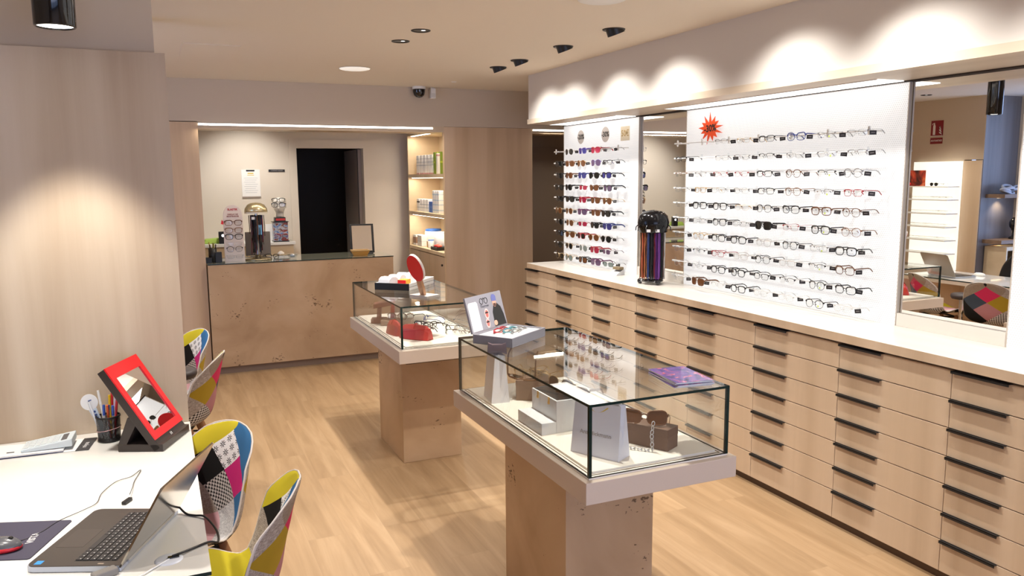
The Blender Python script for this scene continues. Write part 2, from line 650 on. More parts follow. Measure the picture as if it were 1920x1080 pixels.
# back: header over the niche, wooden linings beside it
struct('wall_back', MB().box(-1.9, 5.6, 7.5, 7.62, 2.24, ZC), M_WALL)
struct('trim_3', MB().box(-1.75, .366, 7.5, 7.66, 0, 2.246), M_WOODZ, label='pale wooden lining left of the reception counter')
b = MB().box(.366, 2.617, 7.5, 7.80, 2.185, 2.24).box(3.577, 5.6, 7.5, 7.80, 2.185, 2.24)
struct('trim_4', b, M_WOODX, label='pale wooden lintel over the niche')
b = MB().box(2.617, 3.577, 7.5, 7.53, 0, 2.238)
struct('trim_5', b, M_WOODZ, label='tall pale wooden panel right of the shelf niche')
struct('wall_niche', MB().box(3.02, 3.577, 7.54, 8.98, 0, ZC), M_WOODZ)
# back room walls with the doorway
b = MB()
b.box(-.2, 1.43, 9.0, 9.12, 0, ZC).box(2.168, 3.3, 9.0, 9.12, 0, ZC).box(1.43, 2.168, 9.0, 9.12, 2.078, ZC)
struct('wall_rear', b, M_NICHE)
struct('wall_rear_left', MB().box(-.2, -.1, 7.66, 9.0, 0, ZC), M_NICHE)
b = MB().box(1.35, 1.43, 8.985, 9.0, 0, 2.17).box(2.168, 2.235, 8.985, 9.0, 0, 2.17).box(1.43, 2.168, 8.985, 9.0, 2.078, 2.17)
struct('trim_6', b, M_NICHE, label='pale flush frame round the doorway')
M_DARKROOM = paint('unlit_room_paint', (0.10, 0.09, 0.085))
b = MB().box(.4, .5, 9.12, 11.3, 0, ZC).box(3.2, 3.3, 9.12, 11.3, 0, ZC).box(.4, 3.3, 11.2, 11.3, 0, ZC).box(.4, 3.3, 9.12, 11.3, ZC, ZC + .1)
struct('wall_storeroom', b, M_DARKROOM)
d = struct('door_1', MB().box(2.128, 2.165, 9.09, 9.80, .01, 2.07), [paint('grey_brown_door', (0.36, 0.31, 0.28), .5)])
MB().box(2.118, 2.128, 9.088, 9.094, .01, 2.07).build('door_edge', M_BLACKM, d)
# corridor right of the wooden panel
b = MB().box(3.577, 5.6, 8.5, 8.6, 0, ZC).box(5.5, 5.6, 6.3, 8.5, 0, ZC).box(3.54, 5.6, 6.3, 6.42, 0, ZC)
struct('wall_corridor', b, paint('corridor_paint', (0.40, 0.335, 0.29)))
struct('trim_7', MB().box(3.72, 4.62, 8.485, 8.5, 0, 2.09).box(3.79, 4.55, 8.478, 8.486, .01, 2.03), paint('corridor_door_paint', (0.36, 0.30, 0.26), .6))
# partition behind the first desk: cladding below, painted stub above
struct('wall_partition', MB().box(-1.25, .030, 3.56, 3.74, 2.242, ZC), M_WALL)
struct('trim_8', MB().box(-1.25, .066, 3.50, 3.80, 0, 2.242), wood('grey_elm_cladding', (0.45, 0.345, 0.24), (0.57, 0.465, 0.345), (0.66, 0.56, 0.45), 'Z', rough=.45),
       label='broad pale wooden cladding behind the near desk')
# left side: wall with the lit shelves, dark alcove and side window
struct('wall_left', MB().box(-1.85, -1.722, 6.070, 7.5, 1.90, ZC).box(-1.85, -1.722, 6.30, 7.5, 0, 1.90), paint('tan_left_wall', (0.58, 0.47, 0.35)))
struct('trim_10', MB().box(-1.85, -1.715, 6.075, 6.30, 0, 1.89), M_WOODZ, label='pale wooden strip beside the lit shelves')
struct('wall_alcove', MB().box(-2.40, -1.726, 6.068, 6.16, 0, ZC), M_DARKWOOD)
b = MB().box(-2.42, -2.30, 5.86, 6.068, 0, ZC).box(-2.42, -2.30, -2.6, 4.0, 0, ZC).box(-2.42, -2.30, 4.0, 5.86, 0, .5).box(-2.42, -2.30, 4.0, 5.86, 2.5, ZC)
struct('wall_side', b, M_WALL)
w = struct('window_1', MB().box(-2.34, -2.333, 4.0, 5.95, .5, 2.5), M_GLASS)
M_BLUEFR = mat('blue_grey_frame', (0.045, 0.06, 0.12), 0.35)
b = MB()
for (y0, y1) in ((5.84, 5.98), (4.0, 4.06), (4.93, 4.98)):
    b.box(-2.36, -2.28, y0, y1, .45, 2.55)
b.box(-2.36, -2.28, 4.0, 5.98, .45, .52).box(-2.36, -2.28, 4.0, 5.98, 2.48, 2.55)
b.build('window_frame', M_BLUEFR, w)
# shopfront behind the camera
b = MB().box(-2.42, -1.0, -2.7, -2.6, 0, ZC).box(2.9, 5.6, -2.7, -2.6, 0, ZC).box(-1.0, 2.9, -2.7, -2.6, 2.45, ZC)
struct('wall_front', b, M_WALL)
w = struct('window_2', MB().box(-1.0, 2.9, -2.67, -2.66, 0, 2.45), M_GLASS)
b = MB()
for x in (-1.0, .25, 1.55, 2.85):
    b.box(x, x + .06, -2.70, -2.62, 0, 2.45)
b.box(-1.0, 2.9, -2.70, -2.62, 2.38, 2.45).box(-1.0, 2.9, -2.70, -2.62, 0, .08)
b.build('window_frame', M_BLACKM, w)
struct('wall_outer', MB().box(3.54, 3.64, -2.7, 6.3, 0, ZC), M_WALL)

# recessed linear lights
for x0, x1, lab in ((.372, 2.50, 'long glowing light line in the lintel over the reception niche'), (3.585, 5.5, 'short glowing light line in the lintel of the corridor opening')):
    t = thing('linear_light', lab, 'light', ((x0 + x1) / 2, 7.5, 2.215), group='light lines in the lintel')
    MB().box(x0, x1, 7.492, 7.502, 2.213, 2.229).build('diffuser', M_LED, t, rel=True)
    b = MB().box(x0 - .004, x1 + .004, 7.494, 7.502, 2.229, 2.231).box(x0 - .004, x1 + .004, 7.494, 7.502, 2.211, 2.213)
    b.build('channel', M_STEEL, t, rel=True)
o = light('AREA', 'corridor_led_light', (4.5, 7.45, 2.2), (4.5, 7.3, 0), 5, WARM, shape='RECTANGLE', size=1.6, size_y=.03)
light('SPOT', 'back_room_beam', (.88, 8.25, 2.58), (.88, 8.9, 1.3), 60, NEUT, spot_size=R(90), spot_blend=.9, shadow_soft_size=.04)

# ------------------------------------------------------------------ ceiling fittings
def adjustable(i, x, y):
    lab = ['black angled recessed spotlight third from the back of the row', 'black angled recessed spotlight, second one beyond the bulkhead corner',
           'black angled recessed spotlight right of the rearmost one', 'black angled recessed spotlight rearmost of the row']
    LB = {0: 'black angled spotlight nearest the viewer in the row beside the bulkhead', 1: 'black angled spotlight between the nearest one and the rear pair by the bulkhead',
          2: 'black angled spotlight, nearer one of the rear pair in the bulkhead row', 3: 'black angled spotlight, farthest of the row beside the bulkhead'}
    t = thing('adjustable_spotlight', LB.get(i, 'black angled spotlight in the ceiling ahead of the visible row'), 'ceiling spotlight', (x, y, ZC), group='angled spotlights beside the bulkhead')
    b = MB().lathe([(.052, -.004), (.066, -.005), (.068, 0)], n=28)
    b.build('trim_ring', M_BLACKM, t)
    # tilted can poking out of the ring, cut by the ceiling plane
    a = R(22)
    d = Vector((math.sin(a), 0, -math.cos(a)))
    c0 = Vector((-.006, 0, .03))
    b = MB().cyl(c0, c0 + d * .062, .052, n=24, caps=False)
    b.cyl(c0 + d * .062, c0 + d * .05, .052, .044, n=24, caps=False)
    b.build('lamp_housing', M_BLACK, t)
    MB().cyl(c0 + d * .046, c0 + d * .048, .042, n=20).build('lens', mat('dim_lens', (0.3, 0.28, 0.25), .2, emit=1.2, ecol=(1, .92, .8)), t)
    return t


for i, (x, y) in enumerate(ADJ):
    if i < 4:
        adjustable(i, x, y)

LB = ['black flush round downlight nearer of the two in mid ceiling', 'black flush round downlight farther of the two in mid ceiling']
for i, (x, y) in enumerate(DOWN[:2] + [DOWN[6]]):
    t = thing('recessed_downlight', (LB + ['black flush round downlight over the left wall, seen in the mirror'])[i], 'downlight', (x, y, ZC), group='flush downlights')
    MB().lathe([(.044, .0), (.046, -.004), (.056, -.005), (.058, 0)], n=28).build('trim_ring', M_BLACKM, t)
    MB().lathe([(.044, -.001), (.030, -.0015), (.001, -.0015)], n=28).build('baffle', M_BLACK, t)
    MB().cyl((.012, -.012, -.0022), (.012, -.012, -.0018), .013, n=14).build('lens', mat('downlight_lens', (1, 1, 1), .3, emit=1.5), t)

t = thing('ceiling_speaker', 'white round flush disc in the ceiling left of the spotlights', 'ceiling disc', (1.497, 6.39, ZC))
MB().lathe([(.001, -.010), (.105, -.010), (.118, -.006), (.122, 0)], n=36).build('disc', mat('disc_added_glow', (.82, .82, .80), .4, emit=.5, ecol=(1, .95, .86)), t)
light('SPOT', 'disc_fill_beam', (1.497, 6.39, 2.59), (1.497, 6.39, 0), 60, (1.0, .92, .80), spot_size=R(160), spot_blend=.8, shadow_soft_size=.10)  # light and glow added at the disc to lift the counter and wood panels
MB().lathe([(.126, -.0005), (.123, -.004), (.122, 0)], n=36).build('rim', mat('pale_rim', (.55, .5, .44), .5), t)
t = thing('ceiling_sensor', 'tiny pale round sensor in the ceiling near the dome camera', 'sensor', (2.532, 6.954, ZC))
MB().lathe([(.001, -.007), (.02, -.007), (.027, 0)], n=20).build('cap', M_WHITE, t)
t = thing('ceiling_speaker', 'pale round disc in the ceiling cut off by the top of the photo', 'ceiling disc', (2.05, 3.50, ZC))
MB().lathe([(.001, -.010), (.105, -.010), (.118, -.006), (.122, 0)], n=36).build('disc', M_WHITE, t)
t = tag(MB().box(.21, .57, 5.59, 6.2, ZC - .004, ZC).build('ceiling_hatch', M_CEIL, bevel=.001), 'flush square access hatch painted like the ceiling', 'hatch')

t = thing('dome_camera', 'black glossy dome security camera at the top of the back wall', 'security camera', (2.354, 7.44, 2.607))
MB().lathe([(.062, 0), (.064, -.02), (.062, -.026)], n=28).build('base', M_WHITE, t)
MB().lathe([(.058, -.024), (.058, -.05), (.050, -.078), (.032, -.098), (.001, -.106)], n=28).build('dome', M_GLOSSB, t)
t = thing('motion_sensor', 'white alarm motion sensor beside the black dome camera', 'alarm sensor', (2.498, 7.46, 2.50))
MB().box(-.026, .026, -.022, .03, 0, .098).build('body', M_WHITE, t, bevel=.008)
MB().box(-.021, .021, -.0245, -.021, .012, .05).build('lens_window', mat('milky', (.7, .7, .68), .3), t, bevel=.004)
MB().box(-.02, .012, .0, .04, .098, .107).build('bracket', M_WHITE, t)


def pendant(x, y, lab, watts):
    t = thing('cylinder_ceiling_lamp', lab, 'ceiling lamp', (x, y, 2.262), group='black cylinder lamps over the desks')
    r = .065
    MB().lathe([(r, .345), (r, .004), (r - .003, 0), (r - .007, 0), (r - .007, .012)], n=36).build('shade', M_GLOSSB, t)
    MB().lathe([(.001, .006), (r - .007, .006)], n=32).build('diffuser', M_LAMP, t)
    MB().lathe([(r + .003, .345), (r + .003, .337), (r, .337)], n=36).build('ceiling_plate', M_BLACKM, t)
    light('SPOT', 'cylinder_lamp_beam', (x, y, 2.255), (x, y, 0), watts, NEUT, spot_size=R(74), spot_blend=.45, shadow_soft_size=.05)


pendant(-.275, 3.165, 'black cylinder lamp hanging over the near desk at top left', 90)
pendant(-.10, 4.84, 'black cylinder lamp over the rear desk, seen in the mirror', 60)
pendant(-.55, 2.25, 'added black cylinder lamp over the front half of the near desk', 70)  # unseen lamp, added to brighten the near desk

# ------------------------------------------------------------------ drawer cabinets along the right wall
ZH, ZD, CW = .9371, .12443, .59973
Y0C = 6.4024
XF = 2.989
mb_handle = MB().box(-.014, .002, -.003, 0.0, -.010, .001)          # replaced below
NCOL = 9
POSN = ['far left end of the run', 'second from the far end', 'third from the far end', 'fourth from the far end', 'fifth from the far end',
        'sixth from the far end', 'seventh from the far end', 'nearest, at the right edge', 'past the right edge of the photo']


def make_cabinet():
    """local frame: x from the front face inwards, y from the column's far edge (0) towards the viewer (-CW)"""
    t = thing('drawer_cabinet', 'x', 'drawer cabinet', (XF, Y0C, 0), group='drawer cabinets under the worktop')
    MB().box(.021, .385, -CW + .001, -.001, .045, .944).build('carcass', mat('carcass_brown', (.22, .15, .10), .6), t)
    MB().box(.03, .38, -CW, 0, 0, .045).build('plinth', M_PLINTH, t)
    for k in range(7):
        top = ZH - k * ZD - .004
        bot = (ZH - (k + 1) * ZD + .0) if k < 6 else .048
        d = MB().box(0, .019, -CW + .0015, -.0015, bot, top).build('drawer', M_DRAWER, t, bevel=.0012)
        b = MB().box(-.017, .012, -.252, -.003, top - .0005, top + .0026)
        b.box(-.017, -.0135, -.252, -.003, top - .009, top + .0026)
        b.build('handle', M_BLACK, d, bevel=.0006)
    return t


cab0 = make_cabinet()
for k in range(NCOL):
    lab = 'pale wooden seven-drawer cabinet with black edge pulls, ' + POSN[k]
    if k == 0:
        cab0['label'] = lab
    else:
        dup(cab0, (XF, Y0C - k * CW, 0), label=lab)
yend = Y0C - NCOL * CW
t = thing('worktop', 'long whitewashed wooden worktop over the drawer cabinets', 'worktop', (3.17, 3.8, .9465))
MB().box(2.972, 3.384, yend, 6.352, .9465, .990).build('slab', M_TOP, t, rel=True, bevel=.0015)
MB().box(2.9715, 2.9735, yend, 6.352, .9468, .9885).build('front_edge', M_DRAWER, t, rel=True)
tag(t.children[1], 'beige front edge')

# ------------------------------------------------------------------ lit panels and mirrors on the right wall
XP = 3.366
RODS = [1.963 - .1 * k for k in range(10)]
XR = 3.272


def lit_panel(lab, y0, y1, z0=.990, z1=2.188, inset=0.0):
    t = thing('lit_display_panel', lab, 'display panel', (XP, (y0 + y1) / 2, z0), group='backlit perforated display panels')
    MB().box(XP, XP + .0025, y0 + .002, y1 - .002, z0, z1).build('perforated_sheet', M_PERF, t, rel=True)
    MB().box(XP + .003, XW + .003, y0, y1, z0, z1).build('light_box', mat('panel_box_white', (.85, .85, .84), .5, emit=.45), t, rel=True)
    b = MB().box(XP - .001, XP + .018, y0 - .004, y0, z0, z1 + .002).box(XP - .001, XP + .018, y1, y1 + .004, z0, z1 + .002).box(XP - .001, XP + .018, y0, y1, z1, z1 + .002)
    b.build('edge_trim', mat('pale_metal_edge', (.62, .55, .47), .4, .3), t, rel=True)
    M_ROD = mat('white_rod', (.86, .86, .85), .3)
    ye = y0 + .13
    for k, z in enumerate(RODS):
        r = MB().cyl((XR, y1 - .012 - inset, z), (XR, ye, z), .0032, n=8).build('display_rod', M_ROD, t, rel=True)
        MB().cyl((XR, y1 + .003 - inset, z), (XR, y1 - .075 - inset, z), .0062, n=10).build('end_sleeve', M_WHITE, r, rel=True)
        n = max(3, int((y1 - ye) / .24))
        for j in range(n + 1):
            b = MB()
            yy = ye + .01 + (y1 - inset - ye - .04) * j / n
            b.box(XR - .003, XP, yy - .002, yy + .002, z - .003, z + .003)
            b.box(XR - .005, XR + .004, yy - .004, yy + .004, z - .020, z + .022)
            b.build('clip', M_ACRYL if k else mat('frosted_clip', (.66, .64, .60), .3), r, rel=True)
    return t


M_SOFFIT = mat('soffit_diffuser', (1, .98, .95), .5, emit=2.6, ecol=(1.0, 0.96, 0.90))
for lab, y0, y1 in (('glowing soffit light above the far sunglasses panel', 5.20, 6.30), ('long glowing soffit light above the wide spectacles panel', 2.83, 4.57), ('glowing soffit light above the right edge panel', .72, 1.98)):
    t = thing('soffit_light', lab, 'light', (3.28, (y0 + y1) / 2, 2.19), group='linear lights in the soffit')
    MB().box(3.17, 3.345, y0, y1, 2.1925, 2.1962).build('diffuser', M_SOFFIT, t, rel=True)
    b = MB().box(3.165, 3.17, y0, y1, 2.192, 2.1962).box(3.345, 3.35, y0, y1, 2.192, 2.1962)
    b.build('frame', M_WHITE, t, rel=True)
P_SUN = lit_panel('backlit white perforated panel of sunglasses at the far end of the worktop', 5.184, 6.398)
P_MAIN = lit_panel('widest backlit white perforated panel, filled with spectacles, in mid run', 2.814, 4.586)
P_NEAR = lit_panel('backlit white perforated panel at the right edge of the photo', .70, 2.236, inset=.20)


def wall_mirror(lab, y0, y1):
    t = thing('wall_mirror', lab, 'mirror', (XW, (y0 + y1) / 2, 1.056), group='mirrors between the lit panels')
    MB().box(XW, XW + .0035, y0, y1, 1.056, 2.190).build('mirror_glass', M_MIRROR, t, rel=True)
    b = MB().box(XW - .0015, XW + .0035, y0, y0 + .003, 1.056, 2.19).box(XW - .0015, XW + .0035, y1 - .003, y1, 1.056, 2.19)
    b.build('edge', M_MIRROR_EDGE, t, rel=True)
    return t


wall_mirror('narrow tall wall mirror between the sunglasses panel and the wide panel', 4.594, 5.176)
wall_mirror('wall mirror between the wide spectacles panel and the right edge panel', 2.244, 2.806)
for lab, y0, y1 in (('low pale wooden upstand under the narrow mirror', 4.592, 5.178), ('low pale wooden upstand under the mirror near the right edge', 2.242, 2.808)):
    b = MB().box(3.366, 3.384, y0, y1, .9905, 1.055)
    o = b.build('upstand', M_TOP)
    tag(o, lab, 'upstand', 'upstands under the mirrors')

# ------------------------------------------------------------------ spectacles
FR = {'k': ('black', mat('acetate_black', (.010, .009, .010), .25)), 't': ('tortoiseshell', mat('acetate_tortoise', (.13, .05, .02), .25)),
      'g': ('grey metal', mat('frame_grey', (.30, .30, .31), .3, .6)), 'o': ('gold metal', mat('frame_gold', (.62, .42, .20), .3, .8)),
      'r': ('red', mat('acetate_red', (.34, .015, .025), .3)), 'b': ('blue', mat('acetate_blue', (.015, .03, .18), .3)),
      'c': ('clear', mat('acetate_clear', (.62, .60, .57), .25)), 'n': ('brown', mat('acetate_brown', (.22, .11, .06), .3)),
      'p': ('purple', mat('acetate_purple', (.12, .02, .085), .3)), 'v': ('violet', mat('acetate_violet', (.12, .08, .30), .3))}
LN = {'x': ('', clear_mat('clear_lens', (.975, .98, .98), .04)), 'd': ('dark', mat('lens_dark', (.012, .012, .011), .06)), 'b': ('brown', mat('lens_brown', (.11, .042, .016), .06)),
      'u': ('blue', mat('lens_blue', (.03, .03, .15), .06)), 'v': ('violet', mat('lens_violet', (.10, .065, .12), .06)), 'e': ('green-grey', mat('lens_green_grey', (.16, .20, .19), .06)),
      'r': ('red', mat('lens_red', (.28, .02, .05), .06))}
SH = {'R': ('rectangular', .0270, .0165, 4.2, .0016), 'P': ('round', .0250, .0215, 2.5, .0015), 'W': ('thick square', .0275, .0205, 3.4, .0026),
      'C': ('cat-eye', .0275, .0195, 2.9, .0021), 'H': ('half-rim', .0265, .0165, 3.2, .0014), 'L': ('rimless', .0260, .0160, 3.0, .0005), 'A': ('aviator', .0285, .0235, 2.4, .0011)}
M_STICK = mat('lime_sticker', (.55, .68, .12), .6)
CACHE = {}


def outline(s, n=26):
    _, a, b, e, _r = SH[s]
    out = []
    for i in range(n):
        t = 2 * PI * i / n
        c, sn = math.cos(t), math.sin(t)
        x = a * math.copysign(abs(c) ** (2 / e), c)
        z = b * math.copysign(abs(sn) ** (2 / e), sn)
        if s == 'C':
            z += .006 * max(0, x / a) * max(0, z / b)
        if s == 'A':
            z *= 1.0 + (.14 * (x / a) if z < 0 else -.08)
            x *= 1.0 - .10 * max(0, -z / b)
        if s in 'PWR':
            x *= 1.0 - .10 * max(0, -z / b)
        out.append((x, z))
    return out


def spec_meshes(code):
    s, col = code[0], code[1]
    ln = code[2] if len(code) > 2 else 'x'
    key = s + col + ln
    if key in CACHE:
        return CACHE[key]
    sc = 1.10 if ln != 'x' else 1.0
    _, a, b, e, r = SH[s]
    br = .0085 if s != 'W' else .0095
    cx = (a + br) * sc
    zc = -.012
    pts = [(x * sc, z * sc) for x, z in outline(s)]
    fm = FR[col][1]
    wrap = lambda x: .05 * x * abs(x) / .03 * .9
    rim = MB()
    for sg in (1, -1):
        P3 = [(sg * (cx + x), abs(wrap(cx + x)), zc + z) for x, z in pts]
        if s == 'H':
            up = [p for p in P3 if p[2] > zc - .004]
            up = sorted(up, key=lambda p: sg * p[0])
            rim.tube(up, r, n=5)
        elif s == 'L':
            rim.tube(P3, .0006, n=4, closed=True)
            rim.cyl((sg * (cx + a * sc - .001), wrap(cx + a * sc), zc + .006), (sg * (cx + a * sc + .0025), .004 + wrap(cx), zc + .008), .0012, n=5)
        else:
            rr = [r * (1.35 if (p[2] > zc + .003) else .8) for p in P3]
            rim.tube(P3, rr, n=6, closed=True)
        # end piece and nose pad
        rim.box(*sorted((sg * (cx + a * sc - .001), sg * (cx + a * sc + .0045))), wrap(cx + a * sc) - .001, wrap(cx + a * sc) + .006, zc + .006, zc + .012 + r)
        rim.ball((sg * .0075, .007, zc - .004), .0022, .0016, .004, n=6, k=4)
    bz = zc + .006
    rim.tube([(-br * sc * 1.25, .0005, bz), (-.003, -.001, bz + .0035), (.003, -.001, bz + .0035), (br * sc * 1.25, .0005, bz)], max(r, .0011), n=6)
    if s == 'A':
        rim.tube([(-br * 1.4, .0005, bz + .008), (br * 1.4, .0005, bz + .008)], .0011, n=5)
    out = {'rim': rim.mesh('rim', [fm])}
    for nm, sg in (('lens_a', 1), ('lens_b', -1)):
        q = MB()
        front = [(sg * (cx + x * .985), abs(wrap(cx + x * .985)) - .0006, zc + z * .985) for x, z in pts]
        back = [(p[0], p[1] + .0014, p[2]) for p in front]
        n = len(front)
        idx = list(range(n)) if sg < 0 else list(range(n - 1, -1, -1))
        q.add(front + back, [tuple(idx), tuple(n + i for i in reversed(idx))] + [(i, (i + 1) % n, n + (i + 1) % n, n + i) for i in range(n)])
        out[nm] = q.mesh('lens', [LN[ln][1]])
    th, tw = (.0055, .0016) if s in 'WC' else ((.0035, .0014) if s in 'RP' else (.0016, .0012))
    if ln != 'x' and s == 'W':
        th = .009
    xe = cx + a * sc + .003
    y0 = wrap(xe) + .004
    for nm, sg in (('temple_a', 1), ('temple_b', -1)):
        q = MB()
        pl = [(sg * xe, y0, .0), (sg * (xe + .001), .05, .0), (sg * xe, .095, -.001), (sg * (xe - .002), .110, -.006), (sg * (xe - .004), .128, -.022)]
        q.tube([(p[0], p[1], p[2] + th * .4) for p in pl], 1, sq=[(tw, th)] * 3 + [(tw * 1.3, max(th * .9, .004)), (tw * 1.3, max(th * .8, .004))], up=(0, 0, 1))
        out[nm] = q.mesh('temple', [fm])
        q = MB()
        fold = [(sg * xe, y0, .0), (sg * (xe - .02), y0 + .006 + .002 * sg, 0), (sg * (xe - .10), y0 + .010 + .002 * sg, -.001), (sg * (xe - .125), y0 + .008 + .002 * sg, -.014)]
        q.tube([(p[0], p[1], p[2] + th * .4) for p in fold], 1, sq=(tw, th), up=(0, 0, 1))
        out[nm + '_folded'] = q.mesh('temple', [fm])
    CACHE[key] = out
    return out


_t = MB().box(-.0004, .0004, -.0160, .0160, -.0215, 0, 0).box(-.0007, .0007, -.009, .009, -.0115, -.0092, 1)
_t.tube([(0, 0, 0), (.001, .001, .004), (0, .002, .006)], .0004, n=4, m=0)
TAGME = _t.mesh('price_tag', [M_TAG, M_TAGTXT])
STME = MB().cyl((0, -.0012, 0), (0, -.0007, 0), .0052, n=14).mesh('sticker', [M_STICK])


def obj(name, me, parent=None, loc=None, rot=None):
    o = bpy.data.objects.new(name, me)
    COL.objects.link(o)
    if parent is not None:
        o.parent = parent
    if loc is not None:
        o.location = loc
    if rot is not None:
        o.rotation_euler = rot
    return o


def specs(code, label, loc, rot, group=None, price=True, sticker=False, folded=False, tagpos=None, scale=1.0):
    sun = len(code) > 2 and code[2] != 'x'
    me = spec_meshes(code)
    t = thing('sunglasses' if sun else 'eyeglasses', label, 'sunglasses' if sun else 'glasses', loc, rot=rot, group=group)
    t.scale = (scale,) * 3
    obj('rim', me['rim'], t)
    obj('lens', me['lens_a'], t)
    l2 = obj('lens', me['lens_b'], t)
    sf = '_folded' if folded else ''
    obj('temple', me['temple_a' + sf], t)
    obj('temple', me['temple_b' + sf], t)
    if price:
        obj('price_tag', TAGME, t, tagpos or (.067, .042 + random.uniform(-.012, .02), -.005), (random.uniform(-.15, .15), random.uniform(-.3, .3), 2.25 + random.uniform(-.3, .3)))
    if sticker:
        s = obj('sticker', STME, t, (.030, -.0002, -.022))
        s['label'] = 'lime green round sticker'
    return t


def describe(code):
    s = SH[code[0]][0]
    sun = len(code) > 2 and code[2] != 'x'
    if sun:
        return '%s-lensed %s %s sunglasses' % (LN[code[2]][0], FR[code[1]][0], {'thick square': 'square'}.get(s, s))
    return '%s %s eyeglasses' % (FR[code[1]][0], s)


MAIN = ['.  .  Hg Lo Rk Cb Lg Lg', 'Rk .  Lg Lg Hk Lg Lg Hg', 'Hn Lg Lr Lr Rk Pt Hk Pg', 'Lg Ro Lg Lg Rk Pn Hg Rr', 'Lg Wk Wk Lo Pk Ck Wt Pt',
        'Lg Lg Ck Lg Wkd Lr Wk Pn', 'Lg Po Ck Wk Pc Pk Lg Wk', 'Lg Hk Rr Rc Pk Rc Hk Ct', 'Lc Hg Wk Wk Rk Hk Pk Ck', 'Lc Wtb Hc Wk Lc Lc Pk Lc']
MAINY = [4.447, 4.246, 4.046, 3.846, 3.640, 3.429, 3.206, 3.006]
XG = 3.224
for i, row in enumerate(MAIN):
    cols = row.split()
    for j, code in enumerate(cols):
        if code == '.':
            continue
        n = sum(1 for q in cols[:j + 1] if q != '.')
        lab = '%s, %s from left on %s row of the wide lit panel' % (describe(code), ORD[n - 1] if n > 1 else 'first', ORD[i])
        y = MAINY[j] + random.uniform(-.012, .012) + (.004 * (i - 5) if j > 4 else 0)
        specs(code, lab, (XG + random.uniform(-.006, .004), y, RODS[i] + .0035), (random.uniform(-.03, .05), 0, -PI / 2 + random.uniform(-.10, .06)),
              'spectacles on the wide lit panel', sticker=(j == 6))
SUN = ['. Acd Wvu Wrr Lg', 'Wkd Wnb Aob Avv Rk', 'Wkd Wtb Wbu Akd Wku', 'Akd Wkd Lrr Ctb Wkv', 'Wkd Wkd Wrr Wtb Aob', 'Aob Aob Wpv Wtb Wkd',
       'Akd Aob Lrr Wkd Wbu', 'Wkd Aob Wrd Aob Akd', 'Akd Aod Ace Wrr Lpv', 'Aod Aoe Wkb Wpv Hke']
SUNY = [6.222, 6.030, 5.812, 5.604, 5.408]
for i, row in enumerate(SUN):
    cols = row.split()
    for j, code in enumerate(cols):
        if code == '.':
            continue
        n = sum(1 for q in cols[:j + 1] if q != '.')
        lab = '%s, %s from left on %s row of the far lit panel' % (describe(code), ORD[n - 1], ORD[i])
        specs(code, lab, (XG + random.uniform(-.006, .004), SUNY[j] + random.uniform(-.02, .02), RODS[i] + .0035),
              (random.uniform(-.03, .05), 0, -PI / 2 + random.uniform(-.12, .08)), 'sunglasses on the far lit panel')
specs('Lg', 'grey rimless eyeglasses, upper pair at the right edge of the photo', (XG, 1.985, RODS[6] + .0035), (0, 0, -PI / 2), 'glasses on the right edge panel')
specs('Hk', 'black half-rim eyeglasses, lower pair at the right edge of the photo', (XG, 1.975, RODS[8] + .0035), (0, 0, -PI / 2), 'glasses on the right edge panel')

# ------------------------------------------------------------------ stickers and offer signs on the panels
M_SILVERST = mat('silver_sticker', (.50, .45, .41), .5)
for (y, z, txt, lab) in ((6.088, 2.081, '-20%', 'round silver sticker reading -20% at the top of the far panel'), (5.677, 2.083, '-30%', 'round silver sticker reading -30% at the top of the far panel')):
    t = thing('discount_sticker', lab, 'sticker', (XP, y, z), group='round discount stickers')
    MB().cyl((-.0006, 0, 0), (.0005, 0, 0), .058 if '2' in txt else .062, n=36).build('disc', M_SILVERST, t)
    text_into(MB(), txt, .058, Matrix.Translation((-.0012, 0, 0)) @ FACE_MX, bold=.0012).build('lettering', M_INK, t)
t = thing('price_sticker', 'square beige sticker reading 50 euro at the top of the far panel', 'sticker', (XP, 5.377, 2.076))
MB().box(-.0006, .0005, -.066, .066, -.055, .055).build('card', mat('beige_sticker', (.66, .57, .42), .5), t)
text_into(MB(), '50€', .068, Matrix.Translation((-.0012, 0, 0)) @ FACE_MX).build('lettering', mat('gold_print', (.42, .28, .08), .4), t)
t = thing('discount_star', 'orange-red starburst sign reading -30% on the wide panel', 'sign', (XP - .014, 4.314, 2.052))
star = []
for k in range(26):
    a = 2 * PI * k / 26 + .1
    rr = (.118, .060)[k % 2] * (1 + .16 * math.sin(k * 2.3))
    star.append((rr * math.cos(a) * 1.05, rr * math.sin(a) * .78))
MB().prism(star, -.001, .001, 'x').build('card', mat('orange_red_card', (.80, .075, .012), .5), t)
text_into(MB(), '-30%', .062, Matrix.Translation((-.0016, 0, 0)) @ FACE_MX @ Matrix.Rotation(R(4), 4, 'Z'), bold=.0015).build('lettering', M_INK, t)

